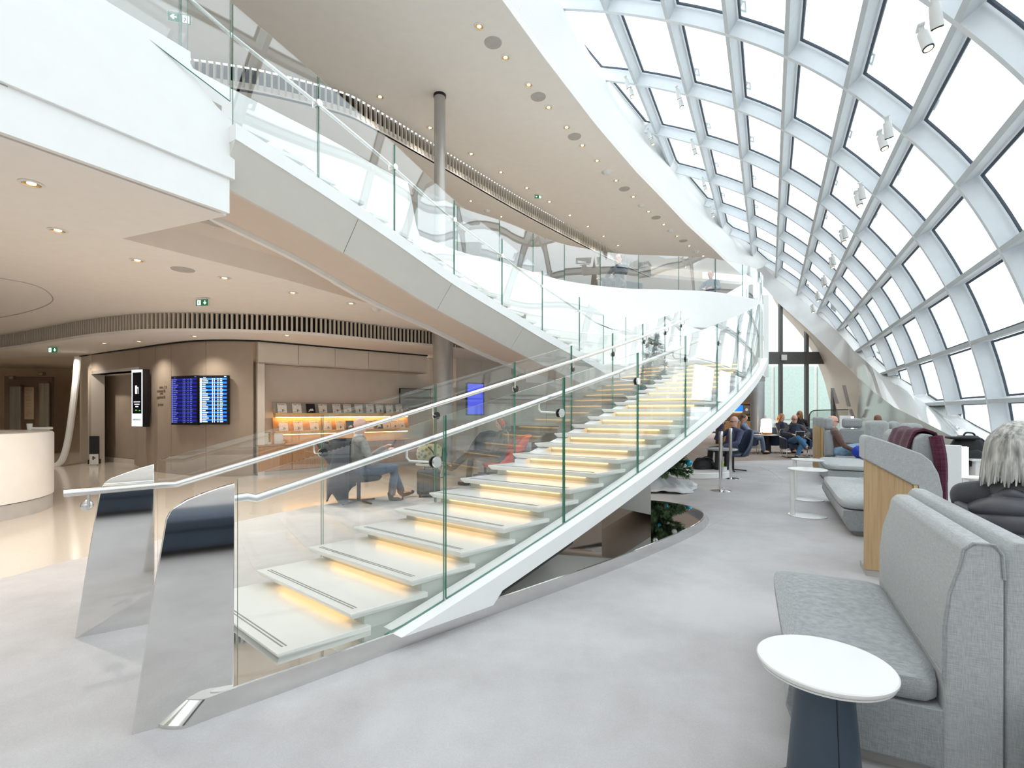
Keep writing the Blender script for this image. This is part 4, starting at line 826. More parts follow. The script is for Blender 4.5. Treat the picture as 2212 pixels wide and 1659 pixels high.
wt = thing('oak_worktop', 'long oak worktop over the row of low cabinets', 'worktop', CF0 + Vector((0, 0, .64))); q = CF0.lerp(CF1, .5) + cnl * .24
obj('top', MB().box((q.x, q.y, .66), (LN, .52, .035), CANG), 'oak_dark', wt, smooth=0, bevel=.004)
# magazine shelf
def online(x, off=0, base=CF0):
    o = base + cnl * off; u = (x - CX) / F; k = (u * o.y - o.x) / (cdir.x - u * cdir.y); p = o + cdir * k; p.z = 0; return p
ms = thing('magazine_shelf', 'two-tier lit oak magazine shelf leaning above the cabinets', 'shelf', online(592, .3) + Vector((0, 0, .9)))
A, B = online(592, .34), online(885, .34); mid_ = A.lerp(B, .5); W_ = (B - A).length
M['leaning_grey'] = plain('shelf_back_grey', srgb(168, 162, 155), .6)
def lean(z0, z1, o0, o1, nm, mat): obj(nm, MB().hexa([A + cnl * o0 + Vector((0, 0, z0)), B + cnl * o0 + Vector((0, 0, z0)), B + cnl * o1 + Vector((0, 0, z1)), A + cnl * o1 + Vector((0, 0, z1))], [v + cnl * .02 for v in (A + cnl * o0 + Vector((0, 0, z0)), B + cnl * o0 + Vector((0, 0, z0)), B + cnl * o1 + Vector((0, 0, z1)), A + cnl * o1 + Vector((0, 0, z1)))]), mat, ms, smooth=0)
lean(1.36, 1.63, .02, .12, 'back_board', 'leaning_grey'); lean(.93, 1.27, .02, .12, 'back_board', 'oak_dark')
for z in (1.33, .92): obj('ledge', MB().box((mid_ - cnl * .02) + Vector((0, 0, z)), (W_, .16, .09 if z > 1 else .07), CANG), 'oak_edge', ms, smooth=0, bevel=.004)
obj('led_strip', MB().box((mid_ + cnl * .03) + Vector((0, 0, 1.275)), (W_ - .1, .02, .012), CANG), emit('led_shelf', (1, .62, .24, 1), 22), ms, smooth=0)
obj('led_strip', MB().box((mid_ + cnl * .03) + Vector((0, 0, .872)), (W_ - .1, .02, .012), CANG), emit('led_shelf2', (1, .62, .24, 1), 8), ms, smooth=0)
M['mag_white'] = plain('cover_white', srgb(236, 230, 224), .4, var=.05, scale=30); M['mag_black'] = plain('cover_black', srgb(24, 24, 34), .35); M['ink'] = plain('ink', srgb(40, 36, 36), .6)
def magazine(x, z, k, row):
    p = online(x, .315); black = (row, k) in ((0, 2), (1, 5), (1, 8)); w, h = .205, .225
    wh = ORD[k] + ' from the left on the ' + ('upper' if row == 0 else 'lower') + ' oak shelf'
    t = thing('magazine', ('dark-covered magazine with a pale drawing, ' if black else 'pale magazine with tiny black figures, ') + wh, 'magazine', p + Vector((0, 0, z)), 'magazines on the ' + ('upper' if row == 0 else 'lower') + ' oak shelf')
    up = Vector((cnl.x * .3, cnl.y * .3, 1)).normalized(); ax = cdir; nn = ax.cross(up)
    P = lambda a, c, o: p + Vector((0, 0, z)) + ax * a + up * c - cnl * 0 + nn * o
    def sheet(a0, a1, c0, c1, o, th, nm, mat, par): return obj(nm, MB().hexa([P(a0, c0, o), P(a1, c0, o), P(a1, c1, o), P(a0, c1, o)], [P(a0, c0, o + th), P(a1, c0, o + th), P(a1, c1, o + th), P(a0, c1, o + th)]), mat, par, smooth=0)
    cv = sheet(-w / 2, w / 2, 0, h, 0, .012, 'cover', 'mag_black' if black else 'mag_white', t)
    mb = MB(); s_ = .0135
    def blot(a0, a1, c0, c1): mb.hexa([P(a0, c0, s_), P(a1, c0, s_), P(a1, c1, s_), P(a0, c1, s_)], [P(a0, c0, s_ + .001), P(a1, c0, s_ + .001), P(a1, c1, s_ + .001), P(a0, c1, s_ + .001)])
    if black: blot(-.05, .06, .05, .075); blot(-.02, .05, .075, .10); blot(-.07, -.055, .02, .035); blot(-.045, -.03, .02, .035); obj('cover_print', mb, 'mag_white', cv, smooth=0)
    else:
        random.seed(int(x) * 3)
        for q in range(7): a = -.085 + q * .026; blot(a, a + random.uniform(.008, .018), .185 + random.uniform(0, .015), .2 + random.uniform(0, .012))
        blot(.0, .014, .02, .085); blot(.022, .032, .055, .085); blot(.034, .046, .04, .062); blot(-.09, -.02, .022, .026); obj('cover_print', mb, 'ink', cv, smooth=0)
for k, x in enumerate((610, 642, 672, 698, 728, 751, 776, 800, 821, 842, 863)): magazine(x, 1.378, k, 0)
for k, x in enumerate((613, 645, 680, 708, 735, 757, 776, 799, 819, 836, 853, 868)): magazine(x, .958, k, 1)
# brochure holders on the worktop
for x, lb, col in ((570, 'leaflet holder with flowered leaflets at the left end of the worktop', True), (601, 'plain white leaflet block on the worktop right of the flowered one', False)):
    p = online(x, .15); t = thing('leaflet_holder', lb, 'leaflets', p + Vector((0, 0, .678)))
    for k in range(3 if col else 2):
        obj('leaflet', MB().box(p + Vector((.012 * k, .03 * k, .80 + (.015 * k if col else .0))), (.17, .006, .24), CANG * .3 + .05 * k), 'whiteplastic' if k == 0 or not col else plain('leaflet_print', srgb(226, 190, 90) if k == 1 else srgb(120, 140, 90), .5, var=.3, scale=40), t, smooth=0)
    obj('stand', MB().box(p + Vector((.02, .06, .70)), (.2, .16, .04), CANG * .3), M['glassedge'] if False else 'whiteplastic', t, smooth=0)
p = online(897, .5); t = thing('wall_television', 'dark-framed television in the niche beside the grey column', 'television', p + Vector((0, 0, 1.5)))
obj('frame', MB().box(p + Vector((0, 0, 1.78)), (1.0, .05, .56), CANG), 'black', t, smooth=0); obj('display', MB().box(p + Vector((0, 0, 1.78)) - cnl * .028, (.96, .005, .52), CANG), plain('tv_grey', srgb(150, 150, 145), .15), t, smooth=0)
# things beyond the stairs on the lower floor: poster screen, dark counter, laptop table
p = px(1026, 862, 14.6); t = thing('poster_screen', 'bright blue upright screen on the back wall seen through the stair glass', 'screen', p); obj('case', MB().box(p, (.56, .08, .95), .5), 'black', t, smooth=0); obj('display', MB().box(p + Vector((.02, -.05, 0)), (.5, .01, .88), .5), emit('poster_blue', srgb(70, 80, 210), .8), t, smooth=0)
M['counter_brown'] = woodmat('counter_brown', srgb(92, 74, 58), srgb(116, 96, 76), axis=0)
t = thing('curved_counter', 'dark brown curved counter behind the red chair', 'counter', px(1150, 1000, 12.2))
cc = [px(x, 890, d) for x, d in ((1100, 12.9), (1130, 12.4), (1165, 12.1), (1190, 12.2), (1204, 12.7))]
ccs = smoothline([Vector((p.x, p.y, 0)) for p in cc], 5); obj('front', MB().loft([[Vector((p.x, p.y, 0)), Vector((p.x, p.y, 1.0)), Vector((q.x, q.y, 1.0)), Vector((q.x, q.y, 0))] for p, q in zip(ccs, offset2(ccs, .5))]), 'counter_brown', t)
obj('top', MB().loft([[Vector((p.x, p.y, 1.0)), Vector((p.x, p.y, 1.05)), Vector((q.x, q.y, 1.05)), Vector((q.x, q.y, 1.0))] for p, q in zip(offset2(ccs, -.04), offset2(ccs, .54))]), 'counter_brown', t)
# ================================================================= STANCHIONS, TREE, PLATFORM
def stanchion(x, d, label):
    p = px(x, 890, d); p.z = 0; t = thing('stanchion', label, 'barrier post', p)
    obj('base', MB().lathe(p, [(.0, .004), (.175, .004), (.175, .012), (.15, .02), (.03, .035), (0, .035)], 32), 'chrome', t); obj('pole', MB().lathe(p, [(.032, .03), (.032, .98)], 20), 'chrome', t); obj('head', MB().lathe(p, [(.036, .98), (.036, 1.05), (.03, 1.06), (0, 1.06)], 20), 'chrome', t)
stanchion(1557, 8.85, 'nearer chrome barrier post on the carpet right of the stairs'); stanchion(1578, 10.5, 'farther chrome barrier post beside the white round platform')
p = Vector((3.92, 11.35, 0)); t = thing('round_platform', 'low white round platform on the carpet behind the chrome posts', 'platform', p); obj('drum', MB().lathe(p, [(.93, .0), (.95, .02), (.95, .115), (.93, .13), (0, .13)], 64), 'white', t)
p = Vector((4.55, 10.95, 0)); p.z = .0; t = thing('paper_bin', 'small white cylinder beside the round platform', 'bin', (4.62, 10.98, 0)); obj('bin', MB().lathe((4.62, 10.98, .004), [(.075, 0), (.08, .2), (.07, .2), (.065, .01)], 20), 'whiteplastic', t)
TC = Vector((2.62, 9.25, 0)); random.seed(11)
tr = thing('christmas_tree', 'green Christmas tree with silver and turquoise baubles behind the stairs', 'tree', TC)
M['needles'] = plain('needles', srgb(92, 122, 86), .8, var=.35, scale=9); M['bark'] = plain('bark', srgb(84, 66, 50), .9)
obj('trunk', MB().tube([TC + Vector((0, 0, .02)), TC + Vector((0, 0, 2.85))], [.045, .008], 8), 'bark', tr)
nd = MB(); br = MB(); tips = []
def sprig(p, dr, L):
    a = dr.orthogonal().normalized(); b = dr.cross(a)
    for k in range(8):
        g = 2 * PI * k / 8 + random.random(); q = a * math.cos(g) + b * math.sin(g); e = p + dr * L * .6 + q * L * .55; w = dr.cross(q) * L * .16
        nd.add([p - w, p + w, e], [(0, 1, 2)])
for lv in range(24):
    z = .42 + lv * .102; rr = .58 * (1 - (z - .42) / 2.55) + .03
    for k in range(max(5, int(12 * rr / .5) + 3)):
        g = 2 * PI * random.random(); d0 = Vector((math.cos(g), math.sin(g), random.uniform(-.35, .15))).normalized(); L = rr * random.uniform(.75, 1.1); p0 = TC + Vector((0, 0, z)); p1 = p0 + d0 * L
        br.tube([p0, p1], [.008, .003], 4); n = max(3, int(L / .045))
        for i in range(1, n + 1): sprig(p0.lerp(p1, i / n), (d0 + Vector((random.uniform(-.5, .5), random.uniform(-.5, .5), random.uniform(-.3, .4)))).normalized(), .13)
        tips.append(p1)
obj('branches', br, 'bark', tr); tag(obj('needles', nd, 'needles', tr, smooth=0), kind='stuff')
M['silver'] = plain('silver_ball', (.88, .88, .9, 1), .06, metal=1); M['turq'] = plain('turquoise_ball', srgb(40, 160, 190), .12, metal=.6); M['whiteball'] = plain('white_ball', srgb(240, 240, 240), .2)
bl = {}
for nm, mt in (('silver', 'silver'), ('turquoise', 'turq'), ('white', 'whiteball')):
    o = obj('bauble', MB().ball((0, 0, 0), .045, 14), mt, None, label='shiny %s bauble hanging on the Christmas tree' % nm, cat='bauble', group=nm + ' baubles on the tree'); c = obj('cap', MB().lathe((0, 0, .04), [(.012, 0), (.012, .014), (0, .016)], 8), 'reflector', o); bl[nm] = o
for i, tp in enumerate(random.sample(tips, 42)):
    nm = ('silver', 'white', 'turquoise', 'silver')[i % 4]; o = bl[nm] if i < 3 else dup(bl[nm], (0, 0, 0), 0); o.location = tp + Vector((0, 0, -.05)); s = random.uniform(.75, 1.15); o.scale = (s, s, s)
o = dup(bl['turquoise'], px(1488, 1000, 8.95), 0, 'large turquoise bauble on the lowest right branch of the tree'); o.scale = (1.3,) * 3; del o['group']
sk = MB(); nr, na = 9, 90; random.seed(4)
for i in range(nr):
    for k in range(na):
        g = 2 * PI * k / na; f = i / (nr - 1); r = .10 + .66 * f + .05 * f * math.sin(5 * g + 1) + .02 * math.sin(13 * g); z = .012 + (.26 * (1 - f) ** 1.5) + .055 * abs(math.sin(g * 11 + i * .9)) * (.25 + f) * (1 if i < nr - 1 else .25) + .03 * math.sin(g * 4 + i); sk.v.append(TC + Vector((r * math.cos(g), r * math.sin(g), max(z, .008))))
for i in range(nr - 1):
    for k in range(na): sk.f.append((i * na + k, i * na + (k + 1) % na, (i + 1) * na + (k + 1) % na, (i + 1) * na + k)); sk.m.append(0)
so_ = obj('tree_skirt', sk, plain('skirt_cloth', srgb(226, 228, 230), .7, var=.03), None, label='crumpled white cloth spread round the foot of the Christmas tree', cat='cloth', smooth=60, at=TC)
sm = so_.modifiers.new('solid', 'SOLIDIFY'); sm.thickness = .006; sm.offset = 1
# ================================================================= RIGHT SIDE: sofas, pods, tables, bags
def hbox(s0, s1, t0, t1, z0, z1): return [hall(s0, t0, z0), hall(s0, t1, z0), hall(s1, t1, z0), hall(s1, t0, z0)], [hall(s0, t0, z1), hall(s0, t1, z1), hall(s1, t1, z1), hall(s1, t0, z1)]
def hblock(nm, s0, s1, t0, t1, z0, z1, mat, par, bevel=.02, **k):
    a, b = hbox(s0, s1, t0, t1, z0, z1); o = obj(nm, MB().hexa(a, b), mat, par, smooth=40, **k)
    if bevel: m = o.modifiers.new('bevel', 'BEVEL'); m.width = bevel; m.segments = 3
    return o
def sprofile(nm, prof, s0, s1, mat, par, bevel=.015, n=1, taper=None):
    """extrude a (t,z) profile along the hall from s0 to s1"""
    rings = [[hall(s0 + (s1 - s0) * i / n, t, z) for t, z in (taper(prof, i / n) if taper else prof)] for i in range(n + 1)]
    o = obj(nm, MB().loft(rings), mat, par, smooth=40)
    if bevel: m = o.modifiers.new('bevel', 'BEVEL'); m.width = bevel; m.segments = 3; m.limit_method = 'ANGLE'; m.angle_limit = R(35)
    return o
def pillow(nm, a, b, mat, par, crown=.02):
    """cushion block between quads a (bottom) and b (top) with soft crowned top"""
    n = 10; RP = lambda u, v, w: P(.5, .5, w).lerp(P(u, v, w), 1 - .075 * (abs(2 * u - 1) * abs(2 * v - 1)) ** 7); P = lambda u, v, w: (a[0] * (1 - u) * (1 - v) + a[1] * u * (1 - v) + a[2] * u * v + a[3] * (1 - u) * v).lerp(b[0] * (1 - u) * (1 - v) + b[1] * u * (1 - v) + b[2] * u * v + b[3] * (1 - u) * v, w)
    mb = MB(); T = []
    for j in range(n + 1):
        for i in range(n + 1):
            u, v = i / n, j / n; e = min(u, 1 - u, v, 1 - v) * 6; h = 1 - max(0, 1 - e) ** 2; mb.v.append(RP(u, v, 1) + Vector((0, 0, crown * h - .012 * (1 - h))))
    for j in range(n):
        for i in range(n): o = j * (n + 1) + i; mb.f.append((o, o + 1, o + n + 2, o + n + 1)); mb.m.append(0)
    rim = [i for i in range(n + 1)] + [j * (n + 1) + n for j in range(1, n + 1)] + [n * (n + 1) + i for i in range(n - 1, -1, -1)] + [j * (n + 1) for j in range(n - 1, 0, -1)]
    base = len(mb.v); k = len(rim); ctr = P(.5, .5, 0)
    for w, g in ((.55, 1.012), (.15, 1.008), (0, .99)):
        for r in rim:
            i, j = r % (n + 1), r // (n + 1); q = RP(i / n, j / n, w); c = P(.5, .5, w); mb.v.append(c + (q - c) * g)
    prev = rim
    for lv in range(3):
        cur = [base + lv * k + i for i in range(k)]
        for i in range(k): mb.f.append((prev[i], prev[(i + 1) % k], cur[(i + 1) % k], cur[i])); mb.m.append(0)
        prev = cur
    mb.f.append(tuple(prev)); mb.m.append(0); return obj(nm, mb, mat, par, smooth=60)
GF1, GF2 = 'grey_fabric', 'grey_fabric_light'
# ---- foreground double sofa
sf = thing('sofa', 'light grey upholstered sofa in the right foreground behind the round table', 'sofa', hall(3.0, .4))
S0, S1 = 2.40, 3.64
pillow('seat_cushion', [hall(S0, .07, .30), hall(S0, .585, .30), hall(S1, .585, .30), hall(S1, .02, .30)], [hall(S0, .06, .40), hall(S0, .585, .40), hall(S1, .585, .40), hall(S1, .015, .40)], GF1, sf, .018)
sprofile('base', [(.10, .055), (.06, .16), (.075, .285), (.585, .285), (.585, .055)], S0 + .004, S1, GF1, sf, .012)
sprofile('kick_plinth', [(.17, .0), (.17, .056), (.58, .056), (.58, 0)], S0 + .05, S1 - .06, 'grille', sf, 0)
bp = [(.577, .03), (.577, .40), (.578, .6), (.593, .73), (.622, .83), (.634, .895), (.66, .92), (.72, .922), (.742, .89), (.747, .8), (.747, .03)]
def slope(pf, f): return [(t, z * (1 - .0 * f)) for t, z in pf]
sprofile('backrest', bp, S0, S1 - .0, GF2, sf, .012)
obj('piping', MB().tube([hall(S0 - .002, t, z) for t, z in bp[1:10]], .005, 6), GF1, sf); obj('piping', MB().tube([hall(s, .578, .418) for s in (S0, S1)], .006, 6), GF1, sf)
s2 = thing('sofa', 'light grey sofa back to back with the foreground one, grey-haired woman seated on it', 'sofa', hall(3.0, 1.1))
bq = [(1.504 - t, z + (.01 if z > .7 else 0)) for t, z in bp]; sprofile('backrest', bq, S0 + .03, S1 + .25, GF2, s2, .012)
pillow('seat_cushion', [hall(S0 + .1, .93, .30), hall(S0 + .1, 1.45, .30), hall(S1 + .2, 1.45, .30), hall(S1 + .2, .93, .30)], [hall(S0 + .1, .93, .40), hall(S0 + .1, 1.46, .40), hall(S1 + .2, 1.46, .40), hall(S1 + .2, .93, .40)], GF1, s2)
hblock('base', S0 + .1, S1 + .2, .93, 1.44, .05, .285, GF1, s2, .012); hblock('kick_plinth', S0 + .15, S1 + .15, .93, 1.38, 0, .056, 'grille', s2, 0)
s3 = thing('ottoman', 'grey upholstered seat block at the bottom right corner beside the sofa end', 'ottoman', hall(1.9, 1.2))
pillow('cushion', [hall(1.5, .775, .32), hall(1.5, 1.4, .32), hall(2.36, 1.4, .32), hall(2.36, .775, .32)], [hall(1.5, .775, .40), hall(1.5, 1.4, .40), hall(2.36, 1.4, .40), hall(2.36, .775, .40)], GF1, s3); hblock('base', 1.5, 2.35, .785, 1.4, .05, .305, GF1, s3, .012); hblock('kick_plinth', 1.55, 2.3, .85, 1.35, 0, .056, 'grille', s3, 0)
s4 = thing('sofa', 'slate blue sofa at the camera mirrored in the steel stair plates', 'sofa', (.38, -.6, 0)); M['slate_fabric'] = fabricmat('slate_fabric', srgb(62, 74, 90), srgb(84, 96, 112), 400)
_a = math.atan2(.549, .815); _q = Matrix.Rotation(_a, 3, 'Z'); W4 = lambda x, y, z: Vector((.12, -.30, z)) + _q @ Vector((x, -y, 0))
pillow('seat_cushion', [W4(-1.6, 0, .27), W4(1.4, 0, .27), W4(1.4, .7, .27), W4(-1.6, .7, .27)], [W4(-1.6, -.02, .37), W4(1.4, -.02, .37), W4(1.4, .7, .37), W4(-1.6, .7, .37)], 'slate_fabric', s4)
obj('base', MB().box(W4(-.1, .36, .17), (2.96, .68, .19), _a), 'slate_fabric', s4, bevel=.03); obj('kick_plinth', MB().box(W4(-.1, .42, .037), (2.7, .5, .074), _a), 'charcoal_' if 'charcoal_' in M else 'black', s4)
# ---- round side table in the foreground
M['slate_blue'] = plain('slate_blue_metal', srgb(62, 76, 90), .45, var=.03); M['table_white'] = plain('table_white', srgb(238, 237, 234), .18, var=.008)
p = Vector((1.128, 1.812, 0)); t = thing('side_table', 'round white side table on a slate blue conical foot in the right foreground', 'table', p)
obj('top', MB().lathe(p, [(0, .478), (.205, .478), (.216, .482), (.22, .488), (.22, .496), (.216, .5), (0, .5)], 72), 'table_white', t); obj('edge_band', MB().lathe(p, [(.2, .47), (.212, .472), (.214, .479), (.2, .479)], 72), 'table_white', t)
obj('foot', MB().lathe(p, [(.16, .004), (.16, .012), (.125, .02), (.118, .1), (.09, .44), (.088, .47), (0, .47)], 48), 'slate_blue', t); obj('seam', MB().tube([p + Vector((-.3 * r_ * 0, 0, 0)) + Vector((r0 * math.sin(-.15), -r0 * math.cos(-.15), z)) for r0, z in ((.1255, .02), (.1185, .1), (.0905, .44))], .0015, 5), 'black', t)
# ---- C-shaped tables
def ctable(x, ybase, d, zt, label):
    c = px(x, 890, d); c.z = 0; t = thing('side_table', label, 'table', c)
    r = .235; obj('top', MB().lathe(c + Vector((.02, 0, 0)), [(0, zt - .018), (r - .006, zt - .018), (r, zt - .01), (r - .004, zt), (0, zt)], 48), 'table_white', t)
    obj('foot', MB().lathe(c + Vector((.02, 0, 0)), [(r - .01, .004), (r - .006, .012), (r - .03, .018), (0, .018)], 48), 'table_white', t)
    obj('post', MB().tube([c + Vector((-.17, .02, .01)), c + Vector((-.175, .02, zt - .012))], .03, 16), 'table_white', t)
ctable(1741, 1113, 6.74, .637, 'nearer white C-shaped side table on the carpet by the grey bench'); ctable(1742, 1079, 8.0, .648, 'farther white C-shaped side table behind the nearer one')
# ---- second pod: oak end panel, upholstered wing and back, bench
p2 = thing('seating_pod', 'grey seating pod with an oak end panel and a maroon coat over its back', 'seating', hall(6, 1.0))
A_, B_ = 5.17, 5.20
pl = [(.716, .06), (.716, 1.005), (1.048, .80), (1.048, .06)]
obj('oak_panel', MB().hexa([hall(A_, t, z) for t, z in pl], [hall(B_, t, z) for t, z in pl]), 'oak', p2, smooth=0, bevel=.003)
obj('oak_edge', MB().hexa([hall(A_ - .012, t, z) for t, z in ((1.05, .06), (1.05, .80), (1.078, .80), (1.078, .06))], [hall(B_ + .05, t, z) for t, z in ((1.05, .06), (1.05, .80), (1.078, .80), (1.078, .06))]), 'oak_edge', p2, smooth=0)
hblock('kick_plinth', A_ + .01, 5.5, .73, 1.2, 0, .06, 'grille', p2, 0)
wing = [(.716, 1.0), (.716, 1.165), (.728, 1.192), (.75, 1.20), (.9, 1.145), (1.10, 1.06), (1.165, 1.0), (1.21, .9), (1.235, .76), (1.24, .06), (1.082, .06), (1.082, .80), (1.05, .80)]
obj('wing', MB().hexa([hall(A_ - .02, t, z) for t, z in wing], [hall(5.45, t, z) for t, z in wing]), GF2, p2, smooth=40, bevel=.025)
sprofile('backrest', [(1.1, .06), (1.1, .95), (1.13, 1.17), (1.18, 1.215), (1.25, 1.20), (1.28, 1.05), (1.28, .06)], 5.46, 6.9, GF1, p2, .02)
hblock('seat', 5.47, 6.5, 1.29, 1.75, .06, .4, GF1, p2, .02)
p2b = thing('bench', 'grey upholstered bench with a soft cushion beside the white C-shaped tables', 'bench', hall(8, 1.0))
pillow('seat_cushion', [hall(6.74, .72, .31), hall(6.74, 1.45, .31), hall(9.3, 1.45, .31), hall(9.3, .74, .31)], [hall(6.74, .72, .40), hall(6.74, 1.45, .40), hall(9.3, 1.45, .40), hall(9.3, .74, .40)], GF2, p2b)
obj('base', MB().loft([[hall(s, t, z) for t, z in ((.80, .06), (.735, .2), (.74, .295), (1.45, .295), (1.45, .06))] for s in (6.75, 9.28)]), GF1, p2b, smooth=30, bevel=.015); hblock('kick_plinth', 6.85, 9.2, .86, 1.4, 0, .062, 'grille', p2b, 0)
p2c = thing('high_back_sofa', 'row of three rounded grey high backs behind the maroon coat', 'sofa', hall(8.6, 1.4))
for t0, t1, zz_ in ((1.17, 1.44, 1.285), (1.455, 1.58, 1.275), (1.6, 1.85, 1.245)): hblock('backrest', 8.3 + (t0 - 1.17) * .5, 8.55 + (t0 - 1.17) * .5, t0, t1, .4, zz_, GF1, p2c, .07)
hblock('seat', 8.3, 9.2, 1.6, 2.1, .06, .42, GF1, p2c, .03); hblock('base', 8.35, 9.1, 1.19, 1.85, 0, .42, GF1, p2c, .02)
# ---- third pod with the man in brown
p3 = thing('seating_pod', 'far grey seating pod with a narrow oak end, man in brown sweater seated in it', 'seating', hall(14, 1.2))
oq = [(.93, .04), (.93, 1.10), (1.075, 1.02), (1.075, .04)]; obj('oak_panel', MB().hexa([hall(13.9, t, z) for t, z in oq], [hall(13.95, t, z) for t, z in oq]), 'oak', p3, smooth=0); obj('oak_edge', MB().hexa([hall(13.88, t, z) for t, z in ((1.08, .04), (1.08, 1.02), (1.12, 1.0), (1.12, .04))], [hall(13.95, t, z) for t, z in ((1.08, .04), (1.08, 1.02), (1.12, 1.0), (1.12, .04))]), 'oak_edge', p3, smooth=0)
hblock('wing', 13.96, 14.25, .93, 1.16, .04, 1.28, GF1, p3, .04); hblock('backrest', 13.4, 13.86, 1.13, 1.3, .4, 1.0, GF1, p3, .05); hblock('headrest', 13.4, 13.86, 1.12, 1.28, 1.0, 1.26, GF1, p3, .05)
hblock('backrest', 14.3, 14.5, 1.5, 2.0, .4, 1.0, GF1, p3, .05); hblock('headrest', 14.28, 14.5, 1.55, 1.95, 1.02, 1.25, GF1, p3, .06)
hblock('seat', 13.2, 14.3, 1.31, 2.0, .04, .42, GF1, p3, .03)
p3b = thing('bench', 'far grey bench with cushion in front of the man in brown', 'bench', hall(12.3, 1.3))
pillow('seat_cushion', [hall(11.2, .95, .31), hall(11.2, 1.75, .31), hall(13.1, 1.75, .31), hall(13.1, .98, .31)], [hall(11.2, .95, .40), hall(11.2, 1.75, .40), hall(13.1, 1.75, .40), hall(13.1, .98, .40)], GF2, p3b); hblock('base', 11.22, 13.08, .97, 1.74, .05, .295, GF1, p3b, .02); hblock('kick_plinth', 11.3, 13.0, 1.1, 1.7, 0, .05, 'grille', p3b, 0)
# ---- lit privacy slabs
def slab(x, d, w, zt, label, led=True, shelf=False):
    c = px(x, 890, d); t = thing('reading_light', label, 'lamp', (c.x, c.y, 0)); ang = -.55
    obj('slab', MB().box((c.x, c.y, zt / 2), (w, .10, zt), ang), 'white', t, smooth=0, bevel=.006); e = Vector((math.cos(ang), math.sin(ang), 0)) * (w / 2 + .0285); n = Vector((-math.sin(ang), math.cos(ang), 0)) * .05
    obj('edge', MB().box((c.x + e.x, c.y + e.y, zt * .33), (.055, .10, zt * .66), ang), 'white_gloss', t, smooth=0); obj('light_strip', MB().box((c.x + e.x, c.y + e.y, zt * .82), (.05, .09, zt * .33), ang), 'lamp', t, smooth=0)
    if shelf: obj('shelf', MB().lathe((c.x + e.x * 1.75, c.y + e.y * 1.75 + .03, 0), [(0, .66), (.10, .66), (.11, .675), (.10, .69), (0, .69)], 24), 'whiteplastic', t)
slab(2057, 5.6, .15, 1.03, 'white reading-light slab with a glowing strip beside the maroon coat', shelf=True); slab(1826, 13.4, .26, 1.30, 'far white reading-light slab behind the man in brown')
c = px(2112, 890, 7.0); t = thing('white_pedestal', 'plain white pedestal behind the suitcase by the window wall', 'pedestal', (c.x, c.y, 0)); obj('body', MB().box((c.x, c.y, .36), (.12, .3, .72), -.5), 'white', t, smooth=0, bevel=.006); obj('top', MB().box((c.x, c.y, .735), (.2, .34, .025), -.5), 'white', t, smooth=0)
# ---- maroon coat over the pod back
M['maroon'] = fabricmat('maroon_wool', srgb(70, 30, 46), srgb(98, 50, 66), 120)
ct = MB(); nu, nv = 16, 26
def coat(u, v):
    s = 5.55 + .75 * u; pth = [(1.06, .98), (1.085, 1.13), (1.12, 1.23), (1.19, 1.255), (1.27, 1.22), (1.31, 1.08), (1.325, .9), (1.335, .72), (1.34, .60)]
    f = v * (len(pth) - 1) * (.86 + .14 * math.sin(u * 3)); i = min(int(f), len(pth) - 2); a = Vector(pth[i]).lerp(Vector(pth[i + 1]), f - i); w = .012 * math.sin(u * 17 + v * 2) + .02 * math.sin(u * 6 + 1) * v; return hall(s, a[0] + w, a[1] + .01 * math.sin(u * 9))
for i in range(nu + 1):
    for j in range(nv + 1): ct.v.append(coat(i / nu, j / nv))
for i in range(nu):
    for j in range(nv): o = i * (nv + 1) + j; ct.f.append((o, o + 1, o + nv + 2, o + nv + 1)); ct.m.append(0)
o = obj('coat', ct, 'maroon', None, label='maroon wool coat thrown over the back of the grey seating pod', cat='coat', smooth=60, at=hall(5.9, 1.2, 1.2)); m = o.modifiers.new('solid', 'SOLIDIFY'); m.thickness = .018; m.offset = 1
M['brown_coat_seam'] = M['maroon']
slv = MB().tube(smoothline([hall(5.46, 1.26, 1.19), hall(5.42, 1.28, 1.0), hall(5.44, 1.29, .8), hall(5.47, 1.30, .62)], 5), [.05] * 5 + [.048] * 5 + [.045] * 6, 10); obj('sleeve', slv, 'maroon', o)
# ---- backpack on a cabin suitcase
def suitcase(c, w, dp, h, rz, label, mat='black', handle=True):
    t = thing('suitcase', label, 'suitcase', c); m = Matrix.Rotation(rz, 3, 'Z'); W = lambda x, y, z: Vector(c) + m @ Vector((x, y, z))
    obj('shell', MB().box(W(0, 0, h / 2 + .045), (w, dp, h), rz), mat, t, bevel=.04)
    for k in range(5): obj('rib', MB().box(W(-w * .36 + w * .18 * k, -dp / 2 - .002, h / 2 + .045), (w * .06, .012, h * .86), rz), mat, t, bevel=.004)
    for sx in (-1, 1):
        for sy in (-1, 1): obj('wheel', MB().lathe(W(sx * w * .38, sy * dp * .3, .026), [(0, -.015), (.025, -.012), (.025, .012), (0, .015)], 14, axis=m @ Matrix.Rotation(R(90), 3, 'Y')), 'black', t)
    if handle: obj('handle', MB().tube([W(-.07, 0, h + .04), W(-.07, 0, h + .08), W(.07, 0, h + .08), W(.07, 0, h + .04)], .01, 8), 'black', t)
    return t
M['bag_black'] = plain('bag_black', srgb(30, 31, 34), .55, var=.15, scale=20)
c = px(2098, 890, 7.25); c.z = 0; suitcase(c, .34, .24, .55, -.4, 'black ribbed cabin suitcase standing under the black backpack', 'bag_black', False)
